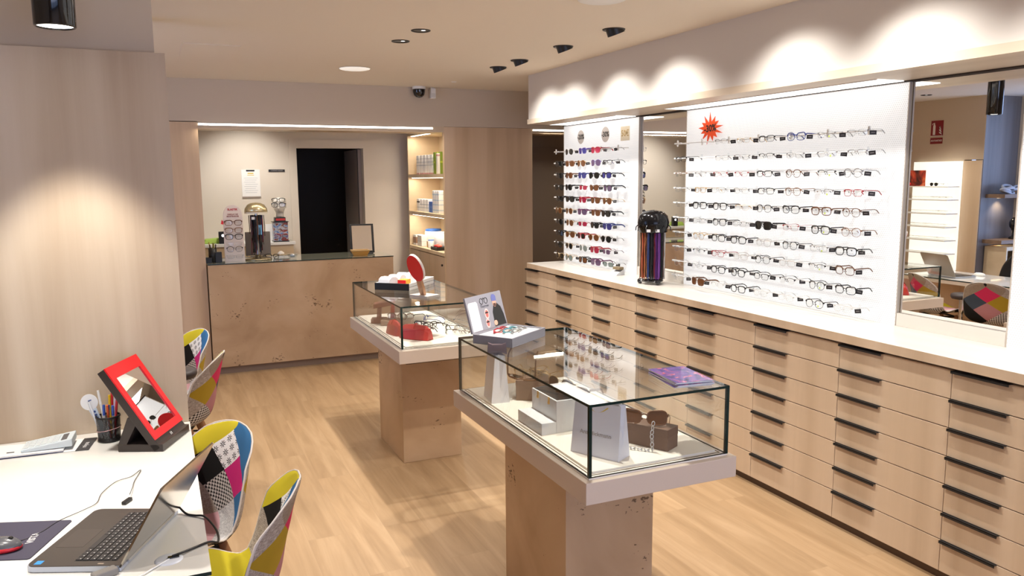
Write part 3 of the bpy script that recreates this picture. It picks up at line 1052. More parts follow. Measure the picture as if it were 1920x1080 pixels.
# ------------------------------------------------------------------ glass showcases on stone pedestals
def showcase(lab, x0, y0):
    w, d = .552, 1.195
    x1, y1 = x0 + w, y0 + d
    cx, cyy = (x0 + x1) / 2, (y0 + y1) / 2
    t = thing('glass_showcase', lab, 'showcase', (cx, cyy, 0), group='glass showcases on pedestals')
    MB().box(cx - .190, cx + .190, cyy - .278, cyy + .278, 0, .690).build('pedestal', M_STONE, t, rel=True, bevel=.002)
    MB().box(cx - .240, cx + .240, y0 + .04, y1 - .04, .690, .709).build('base_board', M_PLINTH, t, rel=True)
    e = .022
    tr = MB().box(x0 - e, x1 + e, y0 - e, y1 + e, .709, .783).build('tray', M_TRAY, t, rel=True, bevel=.002)
    MB().box(x0 + .001, x1 - .001, y0 + .001, y1 - .001, .783, .789).build('rim_board', M_LINING, tr, rel=True)
    MB().box(x0 + .030, x1 - .030, y0 + .030, y1 - .030, .789, .797).build('lining', M_LINING, t, rel=True, bevel=.001)
    b = MB()
    for (a0, a1, b0, b1) in ((x0 + .018, x1 - .018, y0 + .018, y0 + .021), (x0 + .018, x1 - .018, y1 - .021, y1 - .018), (x0 + .018, x0 + .021, y0 + .021, y1 - .021), (x1 - .021, x1 - .018, y0 + .021, y1 - .021)):
        b.box(a0, a1, b0, b1, .789, .7905)
    b.build('seam', M_PLINTH, t, rel=True)
    g = .009
    zt, zb = 1.032, .789
    E1 = {2: 1, 4: 1}
    MB().box(x0, x0 + g, y0 + g, y1 - g, zb, zt - g, 0, {0: 1, 1: 1, 2: 1, 4: 1}).build('glass_side', [M_GLASS, M_GEDGE], t, rel=True)
    MB().box(x1 - g, x1, y0 + g, y1 - g, zb, zt - g, 0, {0: 1, 1: 1, 2: 1, 4: 1}).build('glass_side', [M_GLASS, M_GEDGE], t, rel=True)
    MB().box(x0, x1, y0, y0 + g, zb, zt - g, 0, {0: 1, 1: 1, 3: 1, 5: 1}).build('glass_side', [M_GLASS, M_GEDGE], t, rel=True)
    MB().box(x0, x1, y1 - g, y1, zb, zt - g, 0, {0: 1, 1: 1, 3: 1, 5: 1}).build('glass_side', [M_GLASS, M_GEDGE], t, rel=True)
    MB().box(x0, x1, y0, y1, zt - g, zt, 0, {2: 1, 3: 1, 4: 1, 5: 1}).build('glass_top', [M_GLASSTOP, M_GEDGE], t, rel=True)
    for (xx, yy) in ((x0, y0), (x1 - g, y0), (x0, y1 - g), (x1 - g, y1 - g)):
        MB().box(xx - .0008, xx + g + .0008, yy - .0008, yy + g + .0008, zb, zt - .001).build('corner_seal', M_GEDGE, t, rel=True)
    return t


SX, SY1, SY2 = 1.209, 2.124, 4.255
showcase('near glass showcase on a stone pedestal with paper bags and boxes inside', SX, SY1)
showcase('far glass showcase on a stone pedestal with red cases and spectacles inside', SX, SY2)
ZI = .797      # showcase floor
ZT = 1.032     # showcase top

M_BAG = mat('pale_lilac_bag_paper', (.70, .70, .74), .55)


def paper_bag(lab, loc, rz, w, d, h, lettering=None, handle=None, gaping=.4):
    """bag standing on its base; local x along the wide face, the gusset folds in at the sides"""
    t = thing('paper_bag', lab, 'bag', loc, rz)
    b = MB()
    hw, hd = w / 2, d / 2
    td = hd * gaping
    lo = [(-hw, -hd, 0), (hw, -hd, 0), (hw, hd, 0), (-hw, hd, 0)]
    hi = [(-hw * .95, -td, h), (hw * .95, -td, h), (hw * .95, td, h), (-hw * .95, td, h)]
    b.add([lo[0], lo[1], hi[1], hi[0]], [(0, 1, 2, 3)])
    b.add([lo[2], lo[3], hi[3], hi[2]], [(0, 1, 2, 3)])
    b.add(lo, [(3, 2, 1, 0)])
    for s in (1, -1):
        m0 = (s * (hw - .004), 0, h * .28)
        m1 = (s * (hw * .95 - d * .22), 0, h)
        l0, l1 = (s * hw, -hd * s, 0), (s * hw, hd * s, 0)
        h0, h1 = (s * hw * .95, -td * s, h), (s * hw * .95, td * s, h)
        b.add([l0, l1, m0], [(0, 1, 2)])
        b.add([l0, m0, m1, h0], [(0, 1, 2, 3)])
        b.add([m0, l1, h1, m1], [(0, 1, 2, 3)])
    b.build('bag_body', M_BAG, t)
    if lettering:
        nrm = math.atan2(hd - td, h)
        T = Matrix.Translation((0, -(hd + (td - hd) * .42) - .0008, h * .42)) @ Matrix.Rotation(-nrm, 4, 'X') @ FACE_MY
        text_into(MB(), lettering, .021, T, ext=.0002).build('lettering', mat('grey_gold_print', (.33, .29, .25), .5), t)
    if handle:
        for sg in (-1, 1):
            pts = []
            for k in range(13):
                q = k / 12
                pts.append((-.042 + .084 * q, sg * (td + .002), h - .012 - .022 * math.sin(PI * q)))
            MB().tube(pts, .0024, n=6).build('handle', handle, t)
    return t


M_YROPE = mat('yellow_rope', (.62, .43, .08), .6)
paper_bag('large pale lilac paper bag with yellow rope handle in the near showcase', (1.349, 2.295, ZI), R(-61), .190, .080, .185, 'Ana Hickmann', M_YROPE)
paper_bag('small narrow white paper bag seen edge-on at the far end of the near showcase', (1.290, 3.075, ZI), R(-98), .135, .080, .205, None, None, .55)

# stepped white display block with a black insert
t = thing('display_block', 'white stepped display block with black-lined open top in the near showcase', 'display block', (1.347, 2.656, ZI), R(0))
t.scale = (.9, .9, .9)
q = MB()
T = Matrix(((.98, .0, 0, 0), (0, 1, 0, 0), (0, 0, 1, 0), (0, 0, 0, 1)))
q.box(-.108, -.040, -.118, .118, 0, .050).box(-.040, .115, -.118, .118, 0, .138)
q.build('block', mat('white_grey_board', (.72, .73, .75), .45), t, bevel=.0015)
MB().box(-.033, .108, -.111, .111, .1375, .1395).build('black_insert', M_BLACK, t)
for yy in (-.05, .055):
    b = MB().box(-.0425, -.039, yy - .007, yy + .007, .108, .138).cyl((-.045, yy, .114), (-.04, yy, .114), .006, n=12)
    b.build('clasp', M_GOLD, t, bevel=.001)
specs('Wtb', 'dark ornate sunglasses lying on the stepped white block', (1.40, 2.60, ZI + .148), (R(-8), 0, R(-60)), 'sunglasses in the near showcase', price=False)
specs('Aob', 'gold metal sunglasses behind the ornate pair on the stepped block', (1.42, 2.73, ZI + .148), (R(-8), 0, R(-75)), 'sunglasses in the near showcase', price=False)
t = thing('brown_display_box', 'low brown box with gold spectacles on top behind the stepped block', 'box', (1.45, 3.02, ZI), R(-30))
MB().box(-.08, .08, -.05, .05, 0, .085).build('box', mat('brown_board', (.17, .105, .075), .5), t, bevel=.0015)
MB().box(-.081, .081, -.051, .051, .066, .088).build('lid', mat('brown_board', (.17, .105, .075), .5), t, bevel=.0015)
specs('Ao', 'thin gold spectacles on the low brown box, first of three', (1.44, 2.99, ZI + .112), (0, 0, R(-50)), 'gold spectacles on the low brown box', price=False)
specs('Po', 'round gold spectacles on the low brown box, in the middle', (1.47, 3.03, ZI + .112), (0, 0, R(-70)), 'gold spectacles on the low brown box', price=False)
specs('Ro', 'rectangular gold spectacles on the low brown box, rear one', (1.44, 3.07, ZI + .112), (0, 0, R(-40)), 'gold spectacles on the low brown box', price=False)
# tall sunglasses standing on the small bag's side, and the mauve pillow block
t = thing('display_pillow', 'dark mauve curved card pillow on the small white bag', 'card', (1.282, 3.045, ZI + .206), R(-20))
pl = [(-.042, 0), (-.02, .008), (.02, .008), (.042, 0), (.038, .05), (.02, .042), (-.02, .042), (-.038, .05)]
MB().prism(pl, -.012, .012, 'y').build('pillow', mat('mauve_card', (.12, .085, .095), .5), t, bevel=.002)
specs('Wtd', 'brown sunglasses standing upright beside the small white bag', (1.385, 3.02, ZI + .09), (R(88), R(0), R(-62)), 'sunglasses in the near showcase', price=False)

# brown box with chained sunglasses, near right corner
t = thing('sunglasses_box', 'long dark brown box lying in the near right corner of the near showcase', 'box', (1.556, 2.312, ZI), R(-63))
MB().box(-.10, .10, -.038, .038, 0, .076).build('box', mat('dark_taupe_board', (.15, .085, .058), .45), t, bevel=.002)
MB().box(-.1006, .1006, -.0386, .0386, .046, .0775).build('lid', mat('dark_taupe_board', (.15, .085, .058), .45), t, bevel=.002)
SGT = specs('Ctb', 'tortoiseshell sunglasses with a ring chain resting on the long brown box', (1.528, 2.292, ZI + .120), (R(-22), 0, R(-40)), 'sunglasses in the near showcase', price=False, scale=1.12)


def chain(pts, lab, m, r=.008, wire=.0017):
    b = MB()
    for i in range(len(pts) - 1):
        p, q = Vector(pts[i]), Vector(pts[i + 1])
        n = max(1, int((q - p).length / (r * 1.5)))
        for k in range(n):
            c = p.lerp(q, (k + .5) / n)
            d = (q - p).normalized()
            a = Vector((0, 0, 1)) if abs(d.z) < .8 else Vector((1, 0, 0))
            e = (a.cross(d)).normalized() if k % 2 else (a.cross(d)).cross(d).normalized()
            b.tube([c + (d * math.cos(2 * PI * s / 10) + e * math.sin(2 * PI * s / 10) * .8) * r for s in range(10)], wire, n=5, closed=True)
    o = b.build('glasses_chain', m)
    return tag(o, lab, 'chain')


chain([(1.530, 2.238, ZI + .106), (1.522, 2.236, ZI + .06), (1.519, 2.226, ZI + .006), (1.450, 2.30, ZI + .004), (1.430, 2.345, ZI + .005), (1.447, 2.352, ZI + .06), (1.452, 2.347, ZI + .108)],
      'silver and brown ring chain hanging down the front of the long brown box', M_STEEL)

# ---- on top of the near showcase: presentation box and magazines
t = thing('presentation_box', 'open grey presentation box with printed lid on top of the near showcase', 'box', (1.395, 3.165, ZT + .0004), R(35))
M_GREYB = mat('grey_lilac_board', (.22, .22, .255), .5)
M_GREYIN = mat('pale_grey_board', (.56, .56, .60), .5)
hx, hy, hh = .145, .100, .040
b = MB().box(-hx, hx, -hy, hy, 0, .004)
b.box(-hx, hx, -hy, -hy + .008, .004, hh).box(-hx, hx, hy - .008, hy, .004, hh).box(-hx, -hx + .008, -hy + .008, hy - .008, .004, hh).box(hx - .008, hx, -hy + .008, hy - .008, .004, hh)
b.build('base', M_GREYB, t, bevel=.001)
MB().box(-hx + .008, hx - .008, -hy + .008, hy - .008, .004, .033).build('white_insert', M_WHITE, t)
LT = Matrix.Translation((0, hy, hh)) @ Matrix.Rotation(R(-15), 4, 'X')
lid = MB(LT).box(-hx, hx, 0, .010, 0, .160).build('lid', mat('lilac_grey_print', (.27, .265, .30), .45), t, bevel=.001)
PT = LT @ Matrix.Translation((0, -.0004, 0)) @ FACE_MY      # print plane: x to the right, y up


def pr(poly, m, h=0.0):
    return MB(PT @ Matrix.Translation((0, 0, h))).prism(poly, 0, .0004, 'z').build('print', m, lid)


def disc(cx, cy_, rx, ry, n=22):
    return [(cx + rx * math.cos(2 * PI * k / n), cy_ + ry * math.sin(2 * PI * k / n)) for k in range(n)]


SKIN = mat('printed_skin', (.62, .36, .26), .6)
pr([(-.135, .006), (-.062, .006), (-.062, .125), (-.070, .134), (-.127, .134), (-.135, .125)], M_PAPER)
b = MB(PT @ Matrix.Translation((0, 0, .0006)))
for k in range(2):
    b.tube([(-.112 + k * .014 + .010 * math.sin(q * .55), .03 + q * .0105, 0) for q in range(10)], .0007, n=4)
b.build('line_drawing', mat('print_grey', (.35, .35, .36), .6), lid)
b = MB(PT @ Matrix.Translation((0, 0, .0006)))
for cx in (-.026, .010):
    b.tube([(cx + .013 * math.cos(2 * PI * k / 18), .130 + .013 * math.sin(2 * PI * k / 18), 0) for k in range(18)], .0012, n=4, closed=True)
b.tube([(-.015, .137, 0), (-.008, .143, 0), (0.0, .137, 0)], .0014, n=4)
b.build('emblem', M_INK, lid)
text_into(MB(), 'Therrow', .019, PT @ Matrix.Translation((-.008, .106, .0004)), ext=.0002).build('lettering', mat('print_slate', (.10, .10, .13), .6), lid)
pr([(.042, .004), (.138, .004), (.132, .05), (.118, .088), (.092, .108), (.062, .098), (.046, .07)], M_INK)
pr(disc(.074, .112, .016, .020), SKIN, .0004)
pr([(.056, .120), (.092, .118), (.094, .140), (.082, .150), (.064, .150), (.056, .138)], mat('print_cap_blue', (.13, .15, .38), .6), .0008)
pr([(.062, .094), (.086, .094), (.083, .108), (.064, .108)], mat('print_beard', (.10, .05, .04), .6), .0008)
pr(disc(.052, .020, .014, .012), SKIN, .0008)
for (cx, cy_, r_) in ((-.004, .070, .020), (-.010, .028, .018)):
    pr(disc(cx, cy_, r_ * .9, r_ * 1.2), mat('print_pink', (.66, .50, .48), .6), .0002)
    pr(disc(cx, cy_, r_ * .55, r_ * .85), mat('print_coral', (.52, .14, .12), .6), .0005)
    pr([(cx - .013, cy_ + .002), (cx + .013, cy_ + .002), (cx + .011, cy_ + .009), (cx - .011, cy_ + .009)], M_INK, .0008)
BT = Matrix.Translation((1.395, 3.165, ZT)) @ Matrix.Rotation(R(35), 4, 'Z')
for k, (code, lab, dx, dy) in enumerate((('Wr', 'red folded reading glasses in the open grey presentation box', -.01, .045), ('Wb', 'teal folded reading glasses between the red and grey pair in the presentation box', .012, .010),
                                         ('Wg', 'dark grey folded reading glasses nearest in the open presentation box', .030, -.022))):
    p = BT @ Vector((dx, dy, .050))
    FRm = FR['b'] if code == 'Wb' else None
    g_ = specs(code, lab, p, (R(-82), 0, R(35 + 8)), 'folded reading glasses in the presentation box', price=False, folded=True, scale=.92)
    if code == 'Wb':
        M_TEAL = mat('acetate_teal', (.06, .22, .26), .3)
        for ch in g_.children:
            if not ch.name.startswith('lens'):
                ch.data = ch.data.copy()
                ch.data.materials[0] = M_TEAL


def magazine_mat():
    m = mat('magazine_cover', (.1, .05, .25), .25, coat=.4)
    nt, N, L, b = nodes(m)
    tc = nn(N, 'ShaderNodeTexCoord')
    n1 = nn(N, 'ShaderNodeTexNoise')
    n1.inputs['Scale'].default_value = 26
    n1.inputs['Detail'].default_value = 4
    n1.inputs['Distortion'].default_value = 1.2
    L.new(tc.outputs['Object'], n1.inputs['Vector'])
    r = ramp(N, [(.32, (.012, .010, .05)), (.45, (.05, .03, .20)), (.54, (.13, .05, .26)), (.60, (.34, .05, .06)), (.66, (.38, .16, .30)), (.76, (.50, .44, .60))])
    L.new(n1.outputs['Fac'], r.inputs[0])
    L.new(r.outputs[0], b.inputs['Base Color'])
    return m


M_MAG = magazine_mat()
for k in range(5):
    t = thing('magazine', ['undermost purple magazine of the stack on the near showcase', 'second purple magazine from the bottom of the stack on the near showcase', 'middle purple magazine of the stack on the near showcase',
                           'second purple magazine from the top of the stack on the near showcase', 'topmost purple magazine of the stack on the near showcase'][k], 'magazine',
              (1.652 + .003 * (k % 2), 2.262 - .004 * (k % 3), ZT + .0005 + k * .0042), R(-9 + 2.0 * (k % 3)), group='stack of magazines on the near showcase')
    MB().box(-.071, .071, -.104, .104, .0004, .0036).build('pages', M_PAPER, t)
    MB().box(-.0715, .0715, -.1045, .1045, .0036, .0041).build('cover', M_MAG, t)

# ---- far showcase: inside
def case_soft(name, lab, loc, rz, L_, w, h, m, group=None):
    """soft triangular-section spectacle case lying on its side with a buckled strap"""
    t = thing(name, lab, 'spectacle case', loc, rz, group=group)
    b = MB()
    sec = [(-w / 2, .004), (-w / 2 + .006, 0), (w / 2 - .006, 0), (w / 2, .004), (w * .30, h * .72), (w * .08, h), (-w * .08, h), (-w * .30, h * .72)]
    n = len(sec)
    vs, fs = [], []
    K = 9
    for i in range(K):
        q = i / (K - 1)
        s = .80 + .20 * math.sin(PI * min(1, max(0, q))) ** .5 if 0 < q < 1 else .72
        vs += [(-L_ / 2 + L_ * q, p[0] * s, p[1] * s) for p in sec]
    for i in range(K - 1):
        for k in range(n):
            fs.append((i * n + k, i * n + (k + 1) % n, (i + 1) * n + (k + 1) % n, (i + 1) * n + k))
    fs += [tuple(range(n - 1, -1, -1)), tuple((K - 1) * n + k for k in range(n))]
    b.add(vs, fs)
    b.build('case_body', m, t, bevel=.003)
    st = [(0, p[0] * 1.03, p[1] * 1.03 + .0005) for p in sec[3:]]
    MB().tube(st, 1, sq=(.010, .0014), up=(1, 0, 0)).build('strap', m, t)
    return t


case_soft('spectacle_case', 'larger red soft spectacle case at the near corner of the far showcase', (1.362, 4.475, ZI), R(-52), .205, .085, .088, M_REDCASE, 'red spectacle cases')
case_soft('spectacle_case', 'red soft spectacle case behind the corner one in the far showcase', (1.285, 4.665, ZI), R(-80), .15, .07, .088, M_REDCASE, 'red spectacle cases')
specs('Wk', 'black glasses hooked over the larger red case in the far showcase', (1.405, 4.47, ZI + .092), (R(-6), 0, R(-52)), 'glasses in the far showcase', price=False)
# zig-zag red and brown stand with two pairs
t = thing('spectacle_stand', 'angled brown and red card stand at the left of the far showcase', 'stand', (1.30, 5.10, ZI), R(-20))
MB().box(-.05, .05, -.04, .04, 0, .03).build('foot', mat('red_brown_board', (.25, .075, .05), .5), t, bevel=.002)
MB().hexa([(-.012, -.04, .03), (.012, -.04, .03), (.012, .04, .03), (-.012, .04, .03)], [(-.006, -.04, .10), (.018, -.04, .10), (.018, .04, .10), (-.006, .04, .10)]).build('neck', mat('red_brown_board', (.25, .075, .05), .5), t)
MB().hexa([(-.03, -.045, .10), (.09, -.045, .12), (.09, .045, .12), (-.03, .045, .10)], [(-.03, -.045, .128), (.09, -.045, .148), (.09, .045, .148), (-.03, .045, .128)]).build('shelf', mat('red_brown_board', (.25, .075, .05), .5), t)
MB().hexa([(.078, -.045, .02), (.10, -.045, .02), (.10, .045, .02), (.078, .045, .02)], [(.085, -.045, .148), (.105, -.045, .148), (.105, .045, .148), (.085, .045, .148)]).build('red_face', M_REDCASE, t)
t = thing('riser', 'low taupe display block under spectacles in the far showcase', 'display block', (1.39, 4.98, ZI), R(-25))
MB().box(-.10, .10, -.055, .055, 0, .035).build('block', mat('taupe_board', (.36, .27, .21), .6), t, bevel=.002)
FARG = [('Wn', 'brown glasses on the taupe block in the far showcase', 1.385, 4.97, .066, -40), ('Wt', 'tortoiseshell glasses between the two red cases in the far showcase', 1.40, 4.70, .032, -70),
        ('Pk', 'black round glasses behind the red cases in the far showcase', 1.46, 4.78, .032, -100), ('Wk', 'black square glasses lying in the middle of the far showcase', 1.53, 4.74, .032, -150),
        ('Rk', 'black rectangular glasses at the middle of the far showcase, front temple outwards', 1.585, 4.58, .032, -110), ('Ht', 'brown half-rim glasses near the front pane of the far showcase', 1.63, 4.44, .032, -60),
        ('Pb', 'blue round glasses farther back in the far showcase', 1.58, 4.98, .032, -120), ('Ck', 'black cat-eye glasses at the back of the far showcase', 1.50, 5.15, .032, -60),
        ('Lg', 'rimless grey glasses by the right pane of the far showcase', 1.68, 4.80, .032, -140), ('Ac', 'pale aviator glasses in the right corner of the far showcase', 1.69, 4.50, .032, -150),
        ('Pc', 'clear round glasses next to the right corner of the far showcase', 1.655, 4.60, .032, -120)]
for code, lab, x, y, dz, a in FARG:
    specs(code, lab, (x, y, ZI + dz), (R(-4), 0, R(a)), 'glasses in the far showcase', price=False)

# ---- far showcase: on top
t = thing('counter_tray', 'shallow tray with black front and white sides on top of the far showcase', 'tray', (1.478, 5.075, ZT + .0004), R(48))
# local x along the long white side, y across; black face towards the viewer's left
b = MB().box(-.20, .20, -.12, .12, 0, .004, 0).box(-.20, .20, -.12, -.114, .004, .044, 0).box(-.20, .20, .114, .12, .004, .044, 0).box(.194, .20, -.114, .114, .004, .044, 0)
b.build('tray_body', M_WHITE, t, bevel=.001)
MB().box(-.2005, -.192, -.121, .121, 0, .045).build('black_front', M_BLACK, t, bevel=.001)
MB().box(-.2, .2, -.1206, -.12, .020, .022).build('black_line', M_INK, t)
TT = Matrix.Translation((1.478, 5.075, ZT)) @ Matrix.Rotation(R(48), 4, 'Z')
for k, (dx, dy, lab) in enumerate(((-.135, .055, 'white rounded lens case leftmost in the shallow tray'), (-.02, .05, 'white rounded lens case in the middle of the shallow tray'), (.10, .05, 'white rounded lens case at the far right of the shallow tray'))):
    p = TT @ Vector((dx, dy, .0045))
    t = thing('lens_case', lab, 'lens case', p, R(48 + 90 + 12 * (k - 1)), group='white lens cases in the tray')
    b = MB()
    sec = [(-.05, 0), (.05, 0), (.052, .03), (.042, .060), (.02, .074), (-.02, .074), (-.042, .060), (-.052, .03)]
    b.prism(sec, -.045, .045, 'x')
    b.build('case_body', mat('white_plastic', (.78, .78, .80), .3), t, bevel=.012)
    for q, m in enumerate((M_INK, mat('print_blue', (.10, .22, .55), .5), mat('print_yellow', (.65, .55, .08), .5))):
        if k or q == 0:
            MB().box(-.02 + q * .013, -.010 + q * .013, -.012 + .008 * q, .006 + .008 * q, .0738, .0745).build('print', m, t)
t = thing('lens_box', 'small orange and red box between the white cases in the tray', 'box', TT @ Vector((-.075, -.03, .0045)), R(48))
MB().box(-.038, .038, -.028, .028, 0, .052).build('box', mat('orange_card', (.80, .36, .02), .45), t, bevel=.001)
MB().box(-.0386, -.036, -.0286, .0286, 0, .0515).build('red_end', M_RED, t)

t = thing('paddle_mirror', 'red oval hand mirror on a wooden handle standing on the far showcase', 'hand mirror', (1.452, 4.575, ZT + .0004), R(-62))
MB().prism([(-.075, -.055), (.075, -.055), (.075, .055), (-.06, .055)], 0, .012, 'z').build('base', mat('grey_stand', (.52, .49, .46), .5), t, bevel=.002)
lean = Matrix.Translation((0, -.01, .012)) @ Matrix.Rotation(R(26), 4, 'X') @ Matrix.Rotation(R(8), 4, 'Y')
MB(lean).prism([(-.016, 0), (.016, 0), (.019, .05), (.017, .11), (-.017, .11), (-.019, .05)], -.010, .010, 'y').build('handle', mat('handle_wood', (.50, .27, .14), .45), t, bevel=.004)
ov = [(.060 * math.cos(2 * PI * k / 40), .195 + .092 * math.sin(2 * PI * k / 40)) for k in range(40)]
MB(lean).prism(ov, -.008, .008, 'y').build('frame', mat('mirror_rim_white', (.80, .77, .73), .4), t, bevel=.001)
ov2 = [(.058 * math.cos(2 * PI * k / 40), .195 + .090 * math.sin(2 * PI * k / 40)) for k in range(40)]
MB(lean).prism(ov2, -.0105, -.008, 'y').build('red_face', M_RED, t)
MB(lean).prism(ov2, .008, .0095, 'y').build('mirror_glass', M_MIRROR, t)

# ------------------------------------------------------------------ on the worktop: cord stand and acrylic holder
def cord_stand(lab, loc, s, dome_m, n, palette, rng, lean_cords=False, glass=False, base='bar'):
    t = thing('cord_display_stand', lab, 'display stand', loc)
    MB().cyl((0, 0, .02 * s), (0, 0, .42 * s), .012 * s, n=12).build('pole', M_STEEL, t)
    if base == 'bar':
        b = MB()
        for k in range(3):
            a = 2 * PI * k / 3 + .35
            a2 = 2 * PI * (k + 1) / 3 + .35
            p, q = (.088 * math.cos(a), .088 * math.sin(a), .022), (.088 * math.cos(a2), .088 * math.sin(a2), .022)
            b.cyl(p, q, .011, n=10)
        b.build('base_bar', M_STEEL, t)
        for k in range(3):
            a = 2 * PI * k / 3 + .35
            MB().ball((.088 * math.cos(a), .088 * math.sin(a), .019), .019).build('foot', M_GLOSSB, t)
        MB().lathe([(.001, .02), (.075, .02), (.078, .028), (.05, .034), (.001, .036)], n=24).build('base_dish', M_GLOSSB, t)
    else:
        MB().lathe([(.11 * s, 0), (.115 * s, .006), (.10 * s, .018), (.03 * s, .03), (.012 * s, .05)], n=28).build('base_dish', mat('bronze', (.38, .33, .22), .25, .9), t)
    if glass:
        MB().lathe([(.086 * s, .37 * s), (.100 * s, .375 * s), (.100 * s, .40 * s), (.108 * s, .41 * s), (.112 * s, .445 * s), (.100 * s, .49 * s), (.070 * s, .52 * s), (.001, .532 * s)], n=32).build('dome', dome_m, t)
        for a in (3.80, 4.42):
            MB().box(-.014, .014, -.001, .0006, -.010, .010).build('label_card', M_PAPER, t, (.103 * s * math.cos(a), .103 * s * math.sin(a), .388 * s), (0, 0, a + PI / 2))
        for k in range(6):
            a = 2.5 + k * .6
            MB().tube([(.104 * s * math.cos(a), .104 * s * math.sin(a), .43 * s), (.122 * s * math.cos(a), .122 * s * math.sin(a), .41 * s), (.124 * s * math.cos(a), .124 * s * math.sin(a), .385 * s)], .0035, n=6).build('hook', M_GLOSSB, t)
    else:
        MB().lathe([(.088 * s, .40 * s), (.094 * s, .405 * s), (.090 * s, .43 * s), (.070 * s, .462 * s), (.04 * s, .478 * s), (.001, .482 * s)], n=32).build('dome', dome_m, t)
        MB().lathe([(.092 * s, .390 * s), (.092 * s, .405 * s)], n=32).build('dome_rim', mat('ivory', (.7, .66, .55), .4), t)
    for k in range(n):
        a = 2 * PI * k / n + rng.uniform(-.05, .05)
        r = (.080 + rng.uniform(-.022, .008)) * s if not lean_cords else (.045 + rng.uniform(-.02, .022)) * s
        tq = ((a - 2.45) % (2 * PI)) / (PI * 1.05)
        col = rng.choice(palette) if (lean_cords or tq >= 1) else palette[int(tq * len(palette))]
        z1, z0 = .375 * s, (.035 + rng.uniform(0, .02 if not lean_cords else .20)) * s
        w = rng.uniform(.0018, .0034)
        pts = [(r * math.cos(a) + rng.uniform(-.0025, .0025), r * math.sin(a) + rng.uniform(-.0025, .0025), z1 + (z0 - z1) * q / 6) for q in range(7)]
        pts += [(p[0] + .006 * math.cos(a + 1.2), p[1] + .006 * math.sin(a + 1.2), p[2]) for p in reversed(pts)]
        MB().tube(pts, w, n=5).build('cord', col, t)
    return t


rng = random.Random(3)
CP = [mat('cord_' + n, c, .5) for n, c in (('amber', (.32, .12, .04)), ('wine', (.15, .010, .03)), ('purple', (.085, .015, .15)), ('violet', (.17, .05, .27)), ('black', (.012, .012, .012)), ('silver', (.50, .48, .46)),
                                           ('cream', (.70, .62, .50)), ('coral', (.62, .13, .06)), ('brown', (.14, .06, .03)), ('navy', (.03, .05, .16)))]
cord_stand('black-domed stand hung with coloured beaded cords on the worktop', (3.172, 4.685, .9905),   .98, mat('dome_black', (.006, .006, .007), .16, spec=.35), 96,
           [CP[6], CP[0], CP[8], CP[7], CP[8], CP[0], CP[9], CP[4], CP[4], CP[1], CP[2], CP[3], CP[2], CP[4], CP[8], CP[5], CP[5], CP[6]], rng, glass=True)
for k, (dz, m, lab) in enumerate(((.215, CP[7], 'red'), (.205, mat('tassel_yellow', (.65, .50, .12), .6), 'yellow'))):
    pass
# clear acrylic holder
t = thing('acrylic_holder', 'small clear acrylic leaflet holder with pale card under the sunglasses panel', 'holder', (3.235, 5.245, .9905), R(-80))
MB().hexa([(-.05, .02, 0), (.05, .02, 0), (.05, .024, 0), (-.05, .024, 0)], [(-.05, .05, .115), (.05, .05, .115), (.05, .054, .115), (-.05, .054, .115)]).build('back_plate', M_ACRYL, t)
MB().hexa([(-.048, -.062, 0), (.048, -.062, 0), (.048, .022, 0), (-.048, .022, 0)], [(-.048, -.052, .012), (.048, -.052, .012), (.048, .02, .045), (-.048, .02, .045)]).build('front_wedge', mat('pale_grey_card', (.62, .64, .66), .4), t)
MB().box(-.03, .045, -.03, .015, .042, .062).build('leaflets', mat('bronze_card', (.24, .18, .10), .5), t)

# ------------------------------------------------------------------ reception counter in the niche
ZCN = 1.003
t = thing('reception_counter', 'stone-clad reception counter with a glass top at the back of the shop', 'counter', (1.21, 7.7, 0))
MB().box(.376, 2.056, 7.445, 8.02, .065, ZCN - .008).build('stone_front', M_STONE, t, rel=True, bevel=.002)
MB().box(.40, 2.02, 7.475, 7.99, 0, .065).build('plinth', mat('taupe_plinth', (.25, .18, .13), .6), t, rel=True)
MB().box(.374, 2.058, 7.440, 8.03, ZCN - .008, ZCN, 0, {2: 1, 3: 1, 4: 1, 5: 1}).build('glass_top', [mat('back_painted_glass', (.34, .36, .30), .04, coat=.6), M_GEDGE], t, rel=True)

# pen holder
t = thing('pen_holder', 'black organiser with pens at the left end of the reception counter', 'pen holder', (.432, 7.60, ZCN))
MB().lathe([(.001, 0), (.036, 0), (.036, .13), (.032, .13), (.032, .004), (.001, .004)], n=20).build('cup', M_BLACK, t)
MB().box(.02, .075, -.035, .02, 0, .095).build('side_box', M_BLACK, t, bevel=.003)
MB().box(-.065, -.01, -.045, .02, 0, .05).build('front_box', M_BLACK, t, bevel=.003)
for k in range(5):
    a = k * 1.3
    o = MB().cyl((.012 * math.cos(a), .012 * math.sin(a), .006), (.03 * math.cos(a), .03 * math.sin(a), .165 + .01 * (k % 3)), .0045, n=8).build('pen', [M_BLACK, mat('olive', (.3, .3, .08), .5), mat('ochre', (.5, .36, .1), .5)][k % 3])
    o.location = (.432, 7.60, ZCN)
    tag(o, ['black pen upright in the reception organiser', 'olive pen leaning right in the reception organiser', 'ochre pen leaning in the reception organiser', 'black pen leaning left in the reception organiser', 'olive pen leaning forward in the reception organiser'][k], 'pen', 'pens in the reception organiser')
